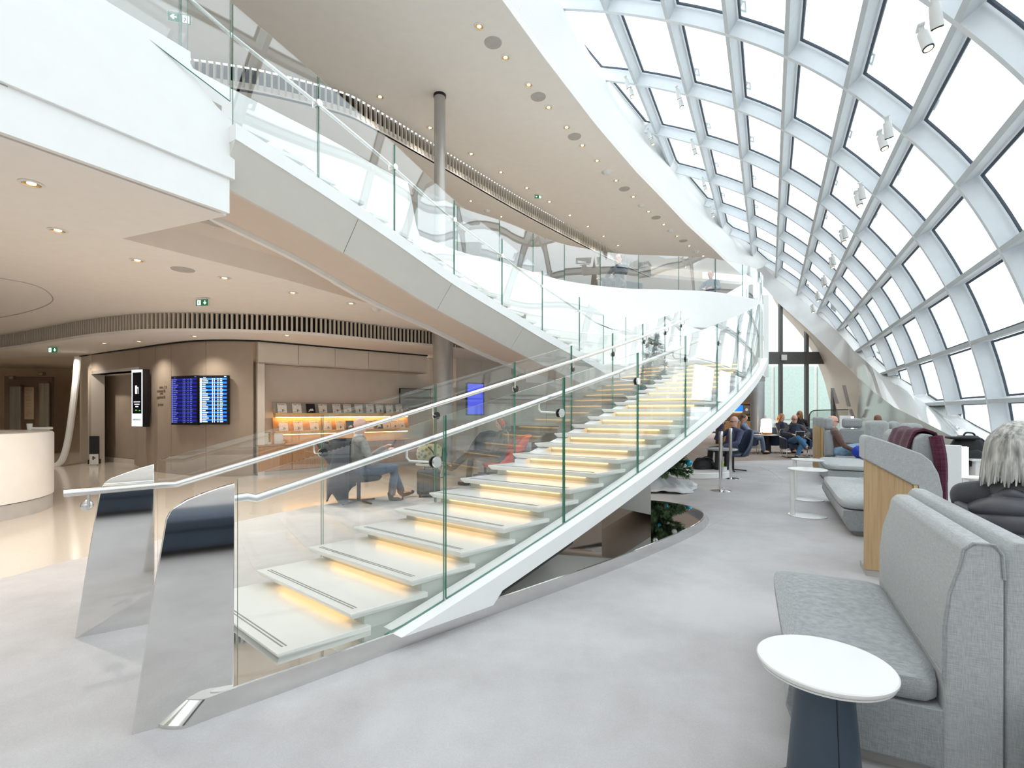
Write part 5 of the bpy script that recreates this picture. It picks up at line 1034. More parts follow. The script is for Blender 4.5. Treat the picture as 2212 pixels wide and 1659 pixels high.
def blob(nm, c, dims, mat, par, rz=0, seedv=0, sub=2):
    """soft bag body"""
    random.seed(seedv); m = Matrix.Rotation(rz, 3, 'Z'); rings = []; n = 16
    for i in range(11):
        f = i / 10; k = (math.sin(PI * (.08 + .84 * f)) ** .45); z = dims[2] * f
        rings.append([Vector(c) + m @ Vector((math.copysign(abs(math.cos(2 * PI * j / n)) ** .6, math.cos(2 * PI * j / n)) * dims[0] / 2 * k * random.uniform(.95, 1.04), math.copysign(abs(math.sin(2 * PI * j / n)) ** .6, math.sin(2 * PI * j / n)) * dims[1] / 2 * k * random.uniform(.95, 1.04), z)) for j in range(n)])
    return obj(nm, MB().loft(rings), mat, par, smooth=60)
c = px(2090, 890, 7.2); c.z = .602; t = thing('backpack', 'black backpack with loose straps sitting on the cabin suitcase', 'backpack', c)
blob('body', c, (.40, .26, .46), 'bag_black', t, -.4, 2); blob('front_pocket', c + Vector((-.06, -.12, .03)), (.3, .14, .24), 'bag_black', t, -.4, 3)
obj('strap', MB().tube(smoothline([c + Vector(v) for v in ((.10, -.1, .42), (.2, -.12, .3), (.24, -.12, .1), (.22, -.1, -.12), (.25, -.1, -.35))], 5), .014, 6), 'black', t); obj('handle', MB().tube(smoothline([c + Vector(v) for v in ((-.06, 0, .45), (-.02, 0, .5), (.08, 0, .49), (.12, 0, .43))], 5), .012, 6), 'black', t); obj('flap', MB().box(c + Vector((-.12, -.05, .43)), (.34, .22, .035), -.4), 'bag_black', t, bevel=.015)
# ---- wood bottom: magazine on the seat beside the woman
t = thing('newspaper', 'folded striped newspaper lying beside the grey-haired woman', 'newspaper', hall(3.9, 1.02, .42)); obj('sheets', MB().box(hall(3.86, 1.03, .425), (.22, .28, .012), HR), 'whiteplastic', t)
for k in range(4): obj('stripe', MB().box(hall(3.86 + .05 * (k - 1.5), 1.03, .432), (.2, .018, .002), HR), 'slate_blue' if k % 2 else 'oak_edge', t, smooth=0)
# ---- lantern tables
def lantern_table(x, d, zt, lab1, lab2, big=True):
    c = px(x, 890, d); c.z = 0; t = thing('side_table', lab1, 'table', c); obj('top', MB().lathe(c, [(0, zt - .03), (.42, zt - .03), (.44, zt - .015), (.43, zt), (0, zt)], 48), plain('table_grey', srgb(180, 180, 178), .3), t); obj('foot', MB().lathe(c, [(.17, .004), (.17, .03), (.155, .05), (.15, zt - .08), (.165, zt - .03), (0, zt - .03)], 32), plain('foot_black', srgb(38, 42, 48), .4), t)
    l = thing('lantern', lab2, 'lamp', c + Vector((-.0, 0, zt))); q = c + Vector((0, 0, zt + .003))
    obj('base', MB().box(q + Vector((0, 0, .04)), (.27, .27, .08), .2), 'oak_dark', l, bevel=.01); obj('shade', MB().hexa([q + Vector((a * .135, b * .135, .08)) for a, b in ((-1, -1), (1, -1), (1, 1), (-1, 1))], [q + Vector((a * .12, b * .12, .52)) for a, b in ((-1, -1), (1, -1), (1, 1), (-1, 1))]), 'lamp', l, smooth=0, bevel=.012); obj('cap', MB().box(q + Vector((0, 0, .545)), (.2, .2, .05), .2), 'whiteplastic', l, bevel=.02); obj('finial', MB().lathe(q, [(.05, .57), (.06, .6), (.03, .66), (0, .67)], 12), 'whiteplastic', l)
lantern_table(1655, 17.3, .62, 'round grey table on a black drum foot under the lit lantern', 'tall glowing lantern on the grey table beside the silver column')
# ---- armchairs
M['navy_leather'] = plain('navy_leather', srgb(44, 58, 80), .42, var=.06)
def armchair(label):
    t = thing('armchair', label, 'armchair', (0, 0, 0)); L = 'navy_leather'
    pillow('seat', [Vector(v) for v in ((-.29, -.32, .30), (.29, -.32, .30), (.29, .25, .26), (-.29, .25, .26))], [Vector(v) for v in ((-.29, -.33, .42), (.29, -.33, .42), (.29, .25, .37), (-.29, .25, .37))], L, t)
    obj('backrest', MB().loft([[Vector((x * w, y, z)) for x, y in ((-1, .22 + z * .18), (1, .22 + z * .18), (1, .32 + z * .2), (-1, .32 + z * .2))] for z, w in ((.3, .28), (.6, .33), (.78, .34), (.86, .30))]), L, t, smooth=60, bevel=.03)
    for s in (-1, 1): obj('arm', MB().loft([[Vector((s * .30, y, z0)), Vector((s * .36, y, z0)), Vector((s * .36, y, z1)), Vector((s * .30, y, z1))] for y, z0, z1 in ((-.34, .28, .56), (-.1, .25, .6), (.2, .24, .62), (.36, .26, .64))]), L, t, smooth=50, bevel=.02)
    for s in (-1, 1): obj('sled_leg', MB().tube([(s * .31, -.30, .3), (s * .33, -.34, .02), (s * .33, .34, .02), (s * .31, .30, .3)], .012, 8), 'chrome', t)
    obj('cross_bar', MB().tube([(-.33, -.34, .014), (.33, -.34, .014)], .012, 8), 'black', t); return t
def face_to(f): return math.atan2(f[0], -f[1])
ac = armchair('navy leather armchair of the man in jeans facing the camera'); 
def put(o, x, d, rz, label=None):
    p = px(x, 890, d); o.location = (p.x, p.y, .004); o.rotation_euler = (0, 0, rz)
    if label: o['label'] = label
    o['group'] = 'navy armchairs in the far seating area'; return o
put(ac, 1718, 15.45, R(-14))
put(dup(ac, (0, 0, 0), 0), 1688, 17.2, R(20), 'navy armchair of the blond woman behind the man in jeans'); put(dup(ac, (0, 0, 0), 0), 1770, 15.9, R(-30), 'navy armchair with a black coat over its arm'); put(dup(ac, (0, 0, 0), 0), 1613, 17.0, R(60), 'navy armchair against the silver column'); put(dup(ac, (0, 0, 0), 0), 1728, 18.6, R(150), 'navy armchair of the person seen from behind at the far window')
p = px(1768, 890, 15.75); t = thing('coat', 'black coat lying over the navy armchair beside the oak panel', 'coat', (p.x, p.y, .6)); blob('cloth', (p.x, p.y, .40), (.5, .5, .42), 'bag_black', t, .3, 9)
def shell_chair(label, mat, loc, rz):
    t = thing('shell_chair', label, 'chair', (0, 0, 0)); rings = []
    for i in range(9):
        z = .38 + .58 * i / 8; a = 1.9 - .12 * i; rings.append([Vector((math.sin(g) * (.34 + .02 * i - .004 * i * i), math.cos(g) * (.33 + .02 * i) + .02 * i - .03, z - .10 * (1 - math.cos(g)) * (i / 8))) for g in [(-a + 2 * a * k / 16) for k in range(17)]])
    o = obj('shell', MB().loft(rings, closed=False, caps=False), mat, t, smooth=60); m = o.modifiers.new('solid', 'SOLIDIFY'); m.thickness = .045; m.offset = 0
    obj('seat', MB().lathe((0, -.02, 0), [(0, .34), (.30, .35), (.33, .39), (.30, .43), (0, .44)], 28), mat, t); obj('stem', MB().lathe((0, 0, 0), [(.03, .03), (.03, .35)], 12), 'black', t)
    for k in range(4): obj('foot', MB().tube([(0, 0, .04), (.3 * math.cos(PI / 4 + k * PI / 2), .3 * math.sin(PI / 4 + k * PI / 2), .015)], .014, 6), 'black', t)
    t.location = loc; t.rotation_euler = (0, 0, rz); return t
g0 = lambda x, d, z=.004: Vector((px(x, 890, d).x, d, z))
shell_chair('tall navy shell chair of the man on the phone', 'navy_leather', g0(1583, 11.9), R(-62)); M['charcoal'] = plain('charcoal_fabric', srgb(52, 55, 60), .8, var=.08, scale=30); M['red_fabric'] = plain('red_fabric', srgb(214, 70, 48), .7, var=.04)
shell_chair('charcoal tub chair of the bald man with a jacket over it', 'charcoal', g0(775, 7.75, 0), R(100)); shell_chair('bright red high-backed chair of the woman behind the stairs', 'red_fabric', g0(1080, 9.75, .0), R(-75)); shell_chair('dark grey tub chair left of the red one', 'charcoal', g0(1048, 11.2, 0), R(-10))
# jacket over the bald man's chair
M['jacket_dark'] = fabricmat('jacket_charcoal', srgb(40, 44, 52), srgb(60, 64, 72), 60)
jk = MB(); 
for i in range(19):
    for j in range(15):
        g = R(-78 + 156 * i / 18) + R(100 - 180) + 0; v = j / 14; c = g0(775, 7.75, 0); r = .415 + .04 * v + .012 * math.sin(i * 1.7 + j * .5); z = .98 - .88 * v * (1 - .12 * math.cos(i * .9)); 
        jk.v.append(c + Vector((math.sin(g) * r * -1 * -1, -math.cos(g) * r * -1 * -1, max(z, .05))))
for i in range(18):
    for j in range(14): o = i * 15 + j; jk.f.append((o, o + 1, o + 16, o + 15)); jk.m.append(0)
o = obj('jacket', jk, 'jacket_dark', None, label='dark jacket hung over the bald man\'s chair, reaching nearly to the floor', cat='jacket', smooth=60, at=g0(775, 7.75, .9)); m = o.modifiers.new('solid', 'SOLIDIFY'); m.thickness = .02; m.offset = 1
# table with camouflage bag, suitcase, laptop
c = g0(932, 8.9, 0); t = thing('side_table', 'small grey tripod table under the khaki bag behind the stairs', 'table', c); obj('top', MB().lathe(c, [(0, .46), (.27, .46), (.28, .475), (.27, .49), (0, .49)], 32), 'grille', t)
for k in range(3): obj('leg', MB().tube([c + Vector((.2 * math.cos(k * 2.1), .2 * math.sin(k * 2.1), .46)), c + Vector((.09 * math.cos(k * 2.1), .09 * math.sin(k * 2.1), .01))], .014, 8), 'brushed', t)
M['camo'] = chipmat('camouflage', srgb(178, 176, 140), srgb(122, 122, 92), 14, .8, .2)
q = c + Vector((-.02, 0, .492)); t = thing('duffel_bag', 'khaki patterned duffel bag lying on the small table behind the stairs', 'bag', q); blob('body', q, (.5, .28, .34), 'camo', t, .1, 6); blob('end_pocket', q + Vector((.22, .02, .03)), (.16, .22, .24), 'bag_black', t, .1, 7)
obj('strap', MB().tube(smoothline([q + Vector(v) for v in ((-.02, -.13, .30), (.08, -.16, .2), (.16, -.17, -.02), (.12, -.17, -.2), (.26, -.17, -.22), (.3, -.15, -.02), (.27, -.1, .1))], 5), .01, 6), 'black', t); obj('tag', MB().box(q + Vector((.12, -.155, .12)), (.045, .008, .08), .1), 'red_fabric', t, bevel=.01)
suitcase(g0(926, 8.3, 0), .38, .26, .40, .15, 'charcoal suitcase on the floor below the khaki bag', 'charcoal')
c = g0(1130, 9.9, 0); t = thing('side_table', 'small dark table carrying the open silver laptop', 'table', c); obj('top', MB().lathe(c, [(0, .56), (.25, .56), (.25, .585), (0, .585)], 28), 'counter_brown', t); obj('stem', MB().lathe(c, [(.16, 0), (.16, .015), (.03, .03), (.03, .56)], 20), 'black', t)
q = c + Vector((0, 0, .587)); t = thing('laptop', 'open silver laptop seen from behind, right of the red chair', 'laptop', q); M['laptop'] = plain('laptop_silver', srgb(205, 207, 210), .3, metal=.4, var=.01)
obj('lid', MB().hexa([q + Vector(v) for v in ((-.16, -.02, .005), (.16, -.06, .005), (.16, -.05, .005), (-.16, -.01, .005))], [q + Vector(v) for v in ((-.16, -.08, .22), (.16, -.12, .22), (.16, -.11, .22), (-.16, -.07, .22))]), 'laptop', t, smooth=0); obj('keyboard', MB().box(q + Vector((.01, .08, .008)), (.32, .22, .014), -.12), 'laptop', t, smooth=0); obj('emblem', MB().lathe(q + Vector((0, -.075, .11)), [(0, 0), (.018, .001), (0, .003)], 12, axis=Matrix.Rotation(R(75), 3, 'X')), 'black', t)
# bags on the floor by the phone man
c = g0(1520, 11.2, 0); t = thing('backpack', 'black soft bag on the carpet behind the barrier posts', 'backpack', c); blob('body', c, (.5, .3, .38), 'bag_black', t, .3, 12); obj('strap', MB().tube(smoothline([c + Vector(v) for v in ((-.15, -.12, .33), (0, -.17, .42), (.16, -.12, .33))], 5), .014, 6), 'black', t)
M['neon'] = plain('neon_yellow', srgb(214, 232, 60), .6, var=.05); c = g0(1555, 11.4, 0); t = thing('duffel_bag', 'neon yellow bag with black straps on the carpet by the posts', 'bag', c); blob('body', c, (.36, .26, .27), 'neon', t, .1, 14)
for k in (-.09, .09): obj('strap', MB().box(c + Vector((k, -.12, .14)), (.025, .03, .26), .1), 'black', t, bevel=.004)
obj('strap', MB().box(c + Vector((0, -.125, .17)), (.34, .03, .02), .1), 'black', t, bevel=.004)
c = g0(1560, 11.05, 0); t = thing('side_table', 'grey round table on tapered dark legs before the man on the phone', 'table', c); obj('top', MB().lathe(c, [(0, .56), (.3, .56), (.32, .575), (.3, .6), (0, .6)], 36), plain('table_grey2', srgb(176, 178, 182), .35), t)
for k in (-.1, .1): obj('leg', MB().tube([c + Vector((k, 0, .56)), c + Vector((k * 1.1, 0, .0))], [.05, .065], 12), 'charcoal', t)
# blue bag, far partition, bar shelves
c = hall(12.9, 1.75, .42); t = thing('backpack', 'bright blue bag on the bench beside the man in brown', 'bag', c); blob('body', c, (.34, .3, .26), plain('bag_blue', srgb(24, 60, 180), .6, var=.12, scale=20), t, .2, 15); obj('strap', MB().tube(smoothline([c + Vector(v) for v in ((-.1, -.1, .3), (0, -.14, .36), (.1, -.1, .3))], 5), .012, 6), 'black', t)
t = thing('glass_partition', 'far frosted glass partition with a rounded dark frame', 'partition', px(1790, 920, 19)); fr = smoothline([px(x, y, 19) for x, y in ((1748, 935), (1748, 905), (1750, 893), (1758, 887), (1775, 886), (1800, 885.5), (1832, 885))], 4); obj('frame', MB().tube(fr, .02, 6), 'black', t); obj('pane', MB().strip(fr, [Vector((v.x, v.y, .3)) for v in fr], thick=(0, .02, 0)), glassmat('frosted', (.86, .88, .86, 1), .08), t)
t = thing('bar_shelves', 'lit wooden bar shelves with bottles far behind the stairs', 'shelf', g0(1598, 21.5, 0)); o = px(1598, 890, 21.8)
obj('back', MB().box((o.x, 21.9, 1.15), (2.0, .08, 2.3)), 'counter_brown', t, smooth=0); obj('counter', MB().box((o.x - .3, 21.2, .5), (1.5, .6, 1.0)), 'oak_dark', t, smooth=0); obj('counter', MB().box((o.x + .68, 21.3, .5), (.1, .5, 1.0)), 'counter_brown', t, smooth=0)
for z in (.62, .92, 1.22, 1.5, 1.78): obj('board', MB().box((o.x + .55, 21.75, z), (.75, .26, .03)), 'oak_dark', t, smooth=0)
obj('light_strip', MB().box((o.x - .35, 21.8, 1.42), (.9, .04, .04)), 'lamp', t, smooth=0)
bt0 = None; random.seed(8)
for r, z in enumerate((.635, .935, 1.235)):
    for k in range(7):
        p = Vector((o.x + .25 + .09 * k, 21.72, z)); kk = (r + k) % 3
        if bt0 is None: bt0 = obj('bottle', MB().lathe((0, 0, 0), [(0, 0), (.032, 0), (.032, .15), (.012, .19), (.012, .235), (0, .235)], 10), plain('bottle_green', srgb(58, 84, 52), .2), None, label='small dark bottle on the far bar shelves', cat='bottle', group='bottles on the far bar shelves'); q = bt0
        else: q = bt0.copy(); COL.objects.link(q)
        q.location = p
p = px(1596, 882, 21.5); t = thing('bar_screen', 'small blue screen above the far bar counter', 'screen', p); obj('case', MB().box(p, (.42, .06, .3)), 'black', t, smooth=0); obj('display', MB().box(p + Vector((0, -.033, 0)), (.38, .006, .26)), 'poster_blue_' if 'poster_blue_' in M else 'fid_blue', t, smooth=0)
p = px(1612, 885, 21.3); t = thing('framed_notice', 'small dark framed notice with a white emblem by the far bar', 'sign', p); obj('frame', MB().box(p, (.26, .04, .36)), 'lobby_dark', t, smooth=0); obj('emblem', MB().lathe(p + Vector((0, -.03, 0)), [(0, 0), (.06, 0), (.06, .01), (0, .01)], 16, axis=Matrix.Rotation(R(90), 3, 'X')), 'whiteplastic', t)
# ================================================================= PEOPLE
def limb(mb, pts, rad, n=12):
    mb.tube(pts, rad, n)
    for p, r in ((pts[0], rad[0]), (pts[-1], rad[-1])): mb.ball(p, r, n)
    return mb
def fuse(o, vox, smooth=4):
    m = o.modifiers.new('remesh', 'REMESH'); m.mode = 'VOXEL'; m.voxel_size = vox; m.use_smooth_shade = True
    if smooth: s = o.modifiers.new('smooth', 'SMOOTH'); s.iterations = smooth; s.factor = .5
    return o
def skinmat(n, c): return plain(n, c, .5, var=.03, scale=14)
M['skin'] = skinmat('skin_light', srgb(222, 172, 148)); M['skin2'] = skinmat('skin_pink', srgb(228, 178, 158)); M['skin_dark'] = skinmat('skin_brown', srgb(120, 82, 62)); M['eye'] = plain('eye', srgb(40, 34, 32), .2)
def cloth(n, c): return plain(n, c, .85, var=.10, scale=18, sheen=.2)
def rotm(yaw, pitch, roll=0): return Matrix.Rotation(yaw, 3, 'Z') @ Matrix.Rotation(pitch, 3, 'X') @ Matrix.Rotation(roll, 3, 'Y')
def person(label, loc, rz, hip=.5, lean=.25, yaw=0, pitch=.15, skin='skin', top=(60, 60, 70), legs=(60, 70, 90), shoe=(40, 34, 32), hair=None, hairstyle='short', armL=((.30, -.12, .22), (.12, -.36, .20)), armR=((-.30, -.12, .22), (-.12, -.36, .20)), kneeL=(.13, -.46, .02), kneeR=(-.13, -.46, .02), footL=(.13, -.52, -.42), footR=(-.13, -.52, -.42), sc=1.0, glasses=False, vox=.011, collar=None, vest=None):
    """seated or standing figure; local frame faces -Y, origin at the hip joint projected to the ground; arm and leg joints relative to hip (x to the figure's left)"""
    t = thing('person', label, 'person', (0, 0, 0)); H = Vector((0, 0, hip)); sp = Vector((0, math.sin(lean), math.cos(lean)))
    ch = H + sp * .28; sh = H + sp * .46; nk = H + sp * .54; hd = nk + Vector((0, -.02, .15)); hm = rotm(yaw, pitch)
    HD = lambda x, y, z: hd + hm @ Vector((x, y, z))
    SL, SR = sh + Vector((.19, 0, -.02)), sh + Vector((-.19, 0, -.02))
    pts = {k: H + Vector(v) for k, v in (('eL', armL[0]), ('hL', armL[1]), ('eR', armR[0]), ('hR', armR[1]), ('kL', kneeL), ('kR', kneeR), ('fL', footL), ('fR', footR))}
    b = MB()
    # head: cranium, jaw, nose, brow, ears
    rings = []
    for z, rx, rf, rb in ((-.125, .030, .070, -.02), (-.115, .048, .088, .01), (-.09, .060, .092, .05), (-.05, .069, .092, .08), (0, .075, .095, .098), (.04, .077, .097, .104), (.08, .070, .088, .098), (.11, .050, .064, .074), (.125, .022, .03, .034)):
        rings.append([HD(rx * math.sin(g), -(rf if math.cos(g) > 0 else rb) * math.cos(g), z) for g in [2 * PI * k / 16 for k in range(16)]])
    b.loft(rings); b.tube([HD(0, -.094, .018), HD(0, -.112, -.022), HD(0, -.098, -.036)], [.009, .015, .012], 8); b.tube([HD(-.045, -.086, .03), HD(0, -.096, .033), HD(.045, -.086, .03)], .012, 6); b.tube([HD(-.022, -.093, -.068), HD(0, -.099, -.067), HD(.022, -.093, -.068)], .008, 6)
    for s in (-1, 1): b.ball(HD(s * .078, .012, -.008), (.011, .020, .033), 8)
    limb(b, [nk - sp * .06, HD(0, .015, -.07)], [.055, .052])
    limb(b, [H, H + sp * .14, ch, sh - sp * .02], [.135, .125, .135, .10]); limb(b, [SL, sh, SR], [.055, .085, .055])
    for s, e, h in ((SL, 'eL', 'hL'), (SR, 'eR', 'hR')):
        limb(b, [s, s.lerp(pts[e], .5), pts[e], pts[e].lerp(pts[h], .4), pts[h]], [.05, .043, .036, .036, .024])
        d = (pts[h] - pts[e]).normalized(); side = d.cross(Vector((0, 0, 1))); side = side.normalized() if side.length > .1 else Vector((1, 0, 0)); upv = side.cross(d); inn = -1 if s is SL else 1
        palm = pts[h] + d * .05; limb(b, [pts[h] + d * .01 - side * .012, palm - side * .02, palm + d * .03 - side * .02], [.022, .017, .014]); limb(b, [pts[h] + d * .01 + side * .012, palm + side * .02, palm + d * .03 + side * .02], [.022, .017, .014])
        for k, L in enumerate((.062, .072, .068, .052)):
            f0 = palm + d * .025 + side * (-.03 + .02 * k); f1 = f0 + d * L * .5 - upv * .012; f2 = f1 + d * L * .28 - upv * .03; limb(b, [f0, f1, f2], [.0095, .009, .0075], 8)
        th0 = pts[h] + d * .03 + side * .025 * (1 if s is SR else -1); limb(b, [th0, th0 + d * .03 + side * .025 * (1 if s is SR else -1), th0 + d * .06 + side * .022 * (1 if s is SR else -1) - upv * .012], [.013, .011, .009], 8)
    for k, f, s in (('kL', 'fL', .09), ('kR', 'fR', -.09)):
        limb(b, [H + Vector((s, -.02, 0)), pts[k], pts[f]], [.09, .062, .042]); fd = Vector((0, -1, 0)); dd = pts[f] - pts[k]; fd = (fd - dd.normalized() * fd.dot(dd.normalized()) * .6).normalized(); limb(b, [pts[f], pts[f] + fd * .14 - Vector((0, 0, .03))], [.045, .035])
    body = fuse(obj('body', b, skin, t, smooth=0), vox)
    # clothing
    tm = cloth('top_cloth', srgb(*top)); lm = cloth('leg_cloth', srgb(*legs)); c = MB()
    limb(c, [H + sp * .0, H + sp * .12, ch, sh - sp * .01], [.158, .148, .155, .118]); limb(c, [SL + Vector((.005, 0, 0)), sh + sp * .01, SR - Vector((.005, 0, 0))], [.072, .095, .072])
    for s, e, h in ((SL, 'eL', 'hL'), (SR, 'eR', 'hR')): limb(c, [s, s.lerp(pts[e], .5), pts[e], pts[e].lerp(pts[h], .5), pts[e].lerp(pts[h], .93)], [.068, .06, .054, .050, .042])
    fuse(obj('top', c, tm, t, smooth=0), .014, 5)
    if vest:
        c = MB(); limb(c, [H + sp * .02, H + sp * .13, ch, sh - sp * .02], [.168, .16, .168, .128]); limb(c, [SL - Vector((.05, 0, 0)), sh + sp * .0, SR + Vector((.05, 0, 0))], [.085, .10, .085]); fuse(obj('vest', c, cloth('vest_cloth', srgb(*vest)), t, smooth=0), .014, 5)
    if collar: obj('collar', MB().lathe(nk - sp * .015, [(.075, -.02), (.07, .03), (.062, .045), (.058, .0)], 20), cloth('collar_cloth', srgb(*collar)), t)
    c = MB(); limb(c, [H + Vector((.06, .02, -.01)), H + Vector((-.06, .02, -.01))], [.145, .145])
    for k, f, s in (('kL', 'fL', .09), ('kR', 'fR', -.09)): limb(c, [H + Vector((s, -.02, -.0)), (H + Vector((s, -.02, 0))).lerp(pts[k], .5), pts[k], pts[k].lerp(pts[f], .5), pts[k].lerp(pts[f], .9)], [.108, .095, .078, .066, .06])
    fuse(obj('trousers', c, lm, t, smooth=0), .014, 5)
    sm_ = plain('shoe_leather', srgb(*shoe), .5)
    for k, f in (('kL', 'fL'), ('kR', 'fR')):
        dd = (pts[f] - pts[k]).normalized(); fd = Vector((0, -1, 0)); fd = (fd - dd * fd.dot(dd) * .6).normalized(); q = pts[f]
        c = MB(); limb(c, [q - dd * .04 - fd * .02, q + dd * .03, q + dd * .035 + fd * .09, q + dd * .04 + fd * .165], [.052, .052, .047, .034]); fuse(obj('shoe', c, sm_, t, smooth=0), .012, 3)
    if hair:
        hmt = plain('hair', srgb(*hair), .6, var=.25, scale=30, stretch=(1, 1, .15)); c = MB()
        if hairstyle == 'fringe':                                     # bald crown: ring of hair
            for s in (-1, 1): limb(c, [HD(s * .07, .0, -.02), HD(s * .074, .04, .02), HD(s * .05, .085, .015), HD(0, .10, .0)], [.014, .022, .026, .026])
            limb(c, [HD(-.05, .09, -.04), HD(.05, .09, -.04)], [.02, .02])
        elif hairstyle == 'long':
            c.ball(HD(0, .018, .04), (.092, .108, .098), 18)
            for s in (-1, 1): limb(c, [HD(s * .07, -.02, .03), HD(s * .088, -.01, -.06), HD(s * .085, .0, -.16)], [.03, .034, .026])
            limb(c, [HD(0, .09, .02), HD(0, .10, -.08), HD(0, .09, -.17)], [.055, .055, .04]); limb(c, [HD(-.05, .08, -.1), HD(.05, .08, -.1)], [.05, .05])
        else:
            c.ball(HD(0, .022, .045), (.085, .098, .088), 18); limb(c, [HD(-.06, .05, -.03), HD(0, .085, -.04), HD(.06, .05, -.03)], [.026, .03, .026])
            for s in (-1, 1): limb(c, [HD(s * .074, .0, .03), HD(s * .076, .01, -.02)], [.014, .01])
        fuse(obj('hair', c, hmt, t, smooth=0), .010, 3)
    for s in (-1, 1): obj('eye', MB().ball(HD(s * .03, -.084, .012), .011, 10), 'eye', t)
    if glasses:
        mb = MB()
        for s in (-1, 1):
            mb.tube([HD(s * .033 + .024 * math.cos(2 * PI * k / 14), -.105, .010 + .019 * math.sin(2 * PI * k / 14)) for k in range(15)], .0028, 5); mb.tube([HD(s * .056, -.10, .014), HD(s * .08, -.02, .014), HD(s * .08, .02, .008)], .0028, 5)
        mb.tube([HD(-.01, -.107, .014), HD(.01, -.107, .014)], .003, 5); obj('glasses', mb, 'black', t)
    t.location = loc; t.rotation_euler = (0, 0, rz); t.scale = (sc, sc, sc); return t, HD
def held(name, label, cat, par_t, pts_local, dims, rot, mats, parts=()):
    """thing held in the hand, given in the figure's local frame"""
    m = Matrix.Translation(par_t.location) @ Matrix.Rotation(par_t.rotation_euler[2], 4, 'Z') @ Matrix.Scale(par_t.scale[0], 4); c = m @ Vector(pts_local)
    t = thing(name, label, cat, c); rm = Matrix.Rotation(par_t.rotation_euler[2], 3, 'Z') @ rot; obj('case', MB().box(c, dims, rm), mats[0], t, bevel=.004)
    obj('screen', MB().box(c + rm @ Vector((0, -dims[1] / 2 - .001, 0)), (dims[0] * .9, .002, dims[2] * .9), rm), mats[1], t, smooth=0); return t
RX = lambda a: Matrix.Rotation(a, 3, 'X')
# 1 man in jeans with a tablet, facing the camera
t1, _ = person('man in jeans and navy vest holding a tablet, facing the camera', g0(1718, 15.35), R(-14), hip=.50, lean=.16, pitch=.22, skin='skin2', top=(76, 68, 72), vest=(32, 40, 62), legs=(64, 112, 150), hair=(200, 200, 198), hairstyle='fringe', armL=((.34, -.10, .24), (.16, -.34, .20)), armR=((-.34, -.10, .24), (-.17, -.34, .22)), kneeL=(.10, -.46, .05), kneeR=(-.06, -.45, .14), footL=(-.12, -.56, -.42), footR=(.14, -.62, -.14), glasses=True, sc=1.0)
held('tablet', 'grey tablet held by the man in jeans', 'tablet', t1, (0, -.47, .74), (.25, .012, .19), RX(.35), ('laptop', 'scr_black'))
# 2 blond woman in dark coat behind him, 3 person seen from behind
t2, _ = person('blond woman in a dark navy coat reading behind the man in jeans', g0(1690, 17.1), R(20), hip=.52, lean=.1, pitch=.35, top=(28, 32, 48), legs=(40, 46, 62), hair=(176, 124, 80), hairstyle='long', armL=((.28, -.14, .2), (.06, -.30, .32)), armR=((-.28, -.14, .2), (-.06, -.34, .18)))
held('tablet', 'pale tablet on the lap of the blond woman', 'tablet', t2, (-.03, -.46, .76), (.22, .012, .16), RX(.5), ('laptop', 'scr_black'))
person('brown-haired person in black seen from behind at the far window', g0(1727, 18.5), R(165), hip=.62, lean=.08, pitch=.1, top=(24, 24, 30), legs=(40, 40, 48), hair=(150, 108, 70), hairstyle='long')
# 4 man in brown sweater, profile to the right
b4 = hall(13.55, 1.42)
t4, _ = person('balding man in brown sweater and pale jeans reading in the far pod', b4 + Vector((0, 0, 0)), face_to((.94, -.34)), hip=.52, lean=.30, yaw=.0, pitch=.22, skin='skin2', top=(104, 78, 66), legs=(140, 172, 200), collar=(180, 186, 192), hair=(70, 62, 58), hairstyle='fringe', armL=((.26, -.10, .14), (.10, -.40, .12)), armR=((-.30, -.02, .12), (-.24, -.32, -.02)), kneeL=(.10, -.48, .12), kneeR=(-.10, -.50, .06), footL=(.10, -.78, -.26), footR=(-.10, -.8, -.28), glasses=True)
held('tablet', 'dark tablet in the hands of the man in brown', 'tablet', t4, (.08, -.50, .73), (.16, .012, .24), RX(.6), ('laptop', 'scr_black'))
# 5 bald man in dark jacket behind the pod
person('bald dark-skinned man in a black jacket resting his chin on his hand', hall(14.35, 2.25), face_to((-.7, -.7)), hip=.52, lean=.05, pitch=.2, skin='skin_dark', top=(34, 34, 38), legs=(92, 92, 94), armL=((.25, -.16, .2), (.06, -.17, .50)), armR=((-.26, -.14, .18), (-.1, -.36, .14)), collar=(30, 30, 32))
# 6 man on the phone in the shell chair, 7 person by the column
t6, _ = person('grey-haired man in a violet-blue jacket holding a phone to his ear', g0(1577, 11.85), R(-68), hip=.50, lean=.28, pitch=.1, skin='skin2', top=(70, 74, 108), legs=(44, 48, 50), hair=(190, 188, 186), hairstyle='fringe', armL=((.28, -.06, .18), (.16, -.38, .10)), armR=((-.26, -.18, .26), (-.12, -.10, .62)), glasses=True)
held('phone', 'black phone at the ear of the man in violet-blue', 'phone', t6, (-.14, -.06, 1.17), (.02, .07, .14), RX(.2), ('black', 'scr_black'))
person('person in pale denim seated by the silver column', g0(1613, 16.95), R(60), hip=.5, lean=.2, pitch=.5, top=(110, 128, 156), legs=(100, 116, 142), hair=(120, 96, 78))
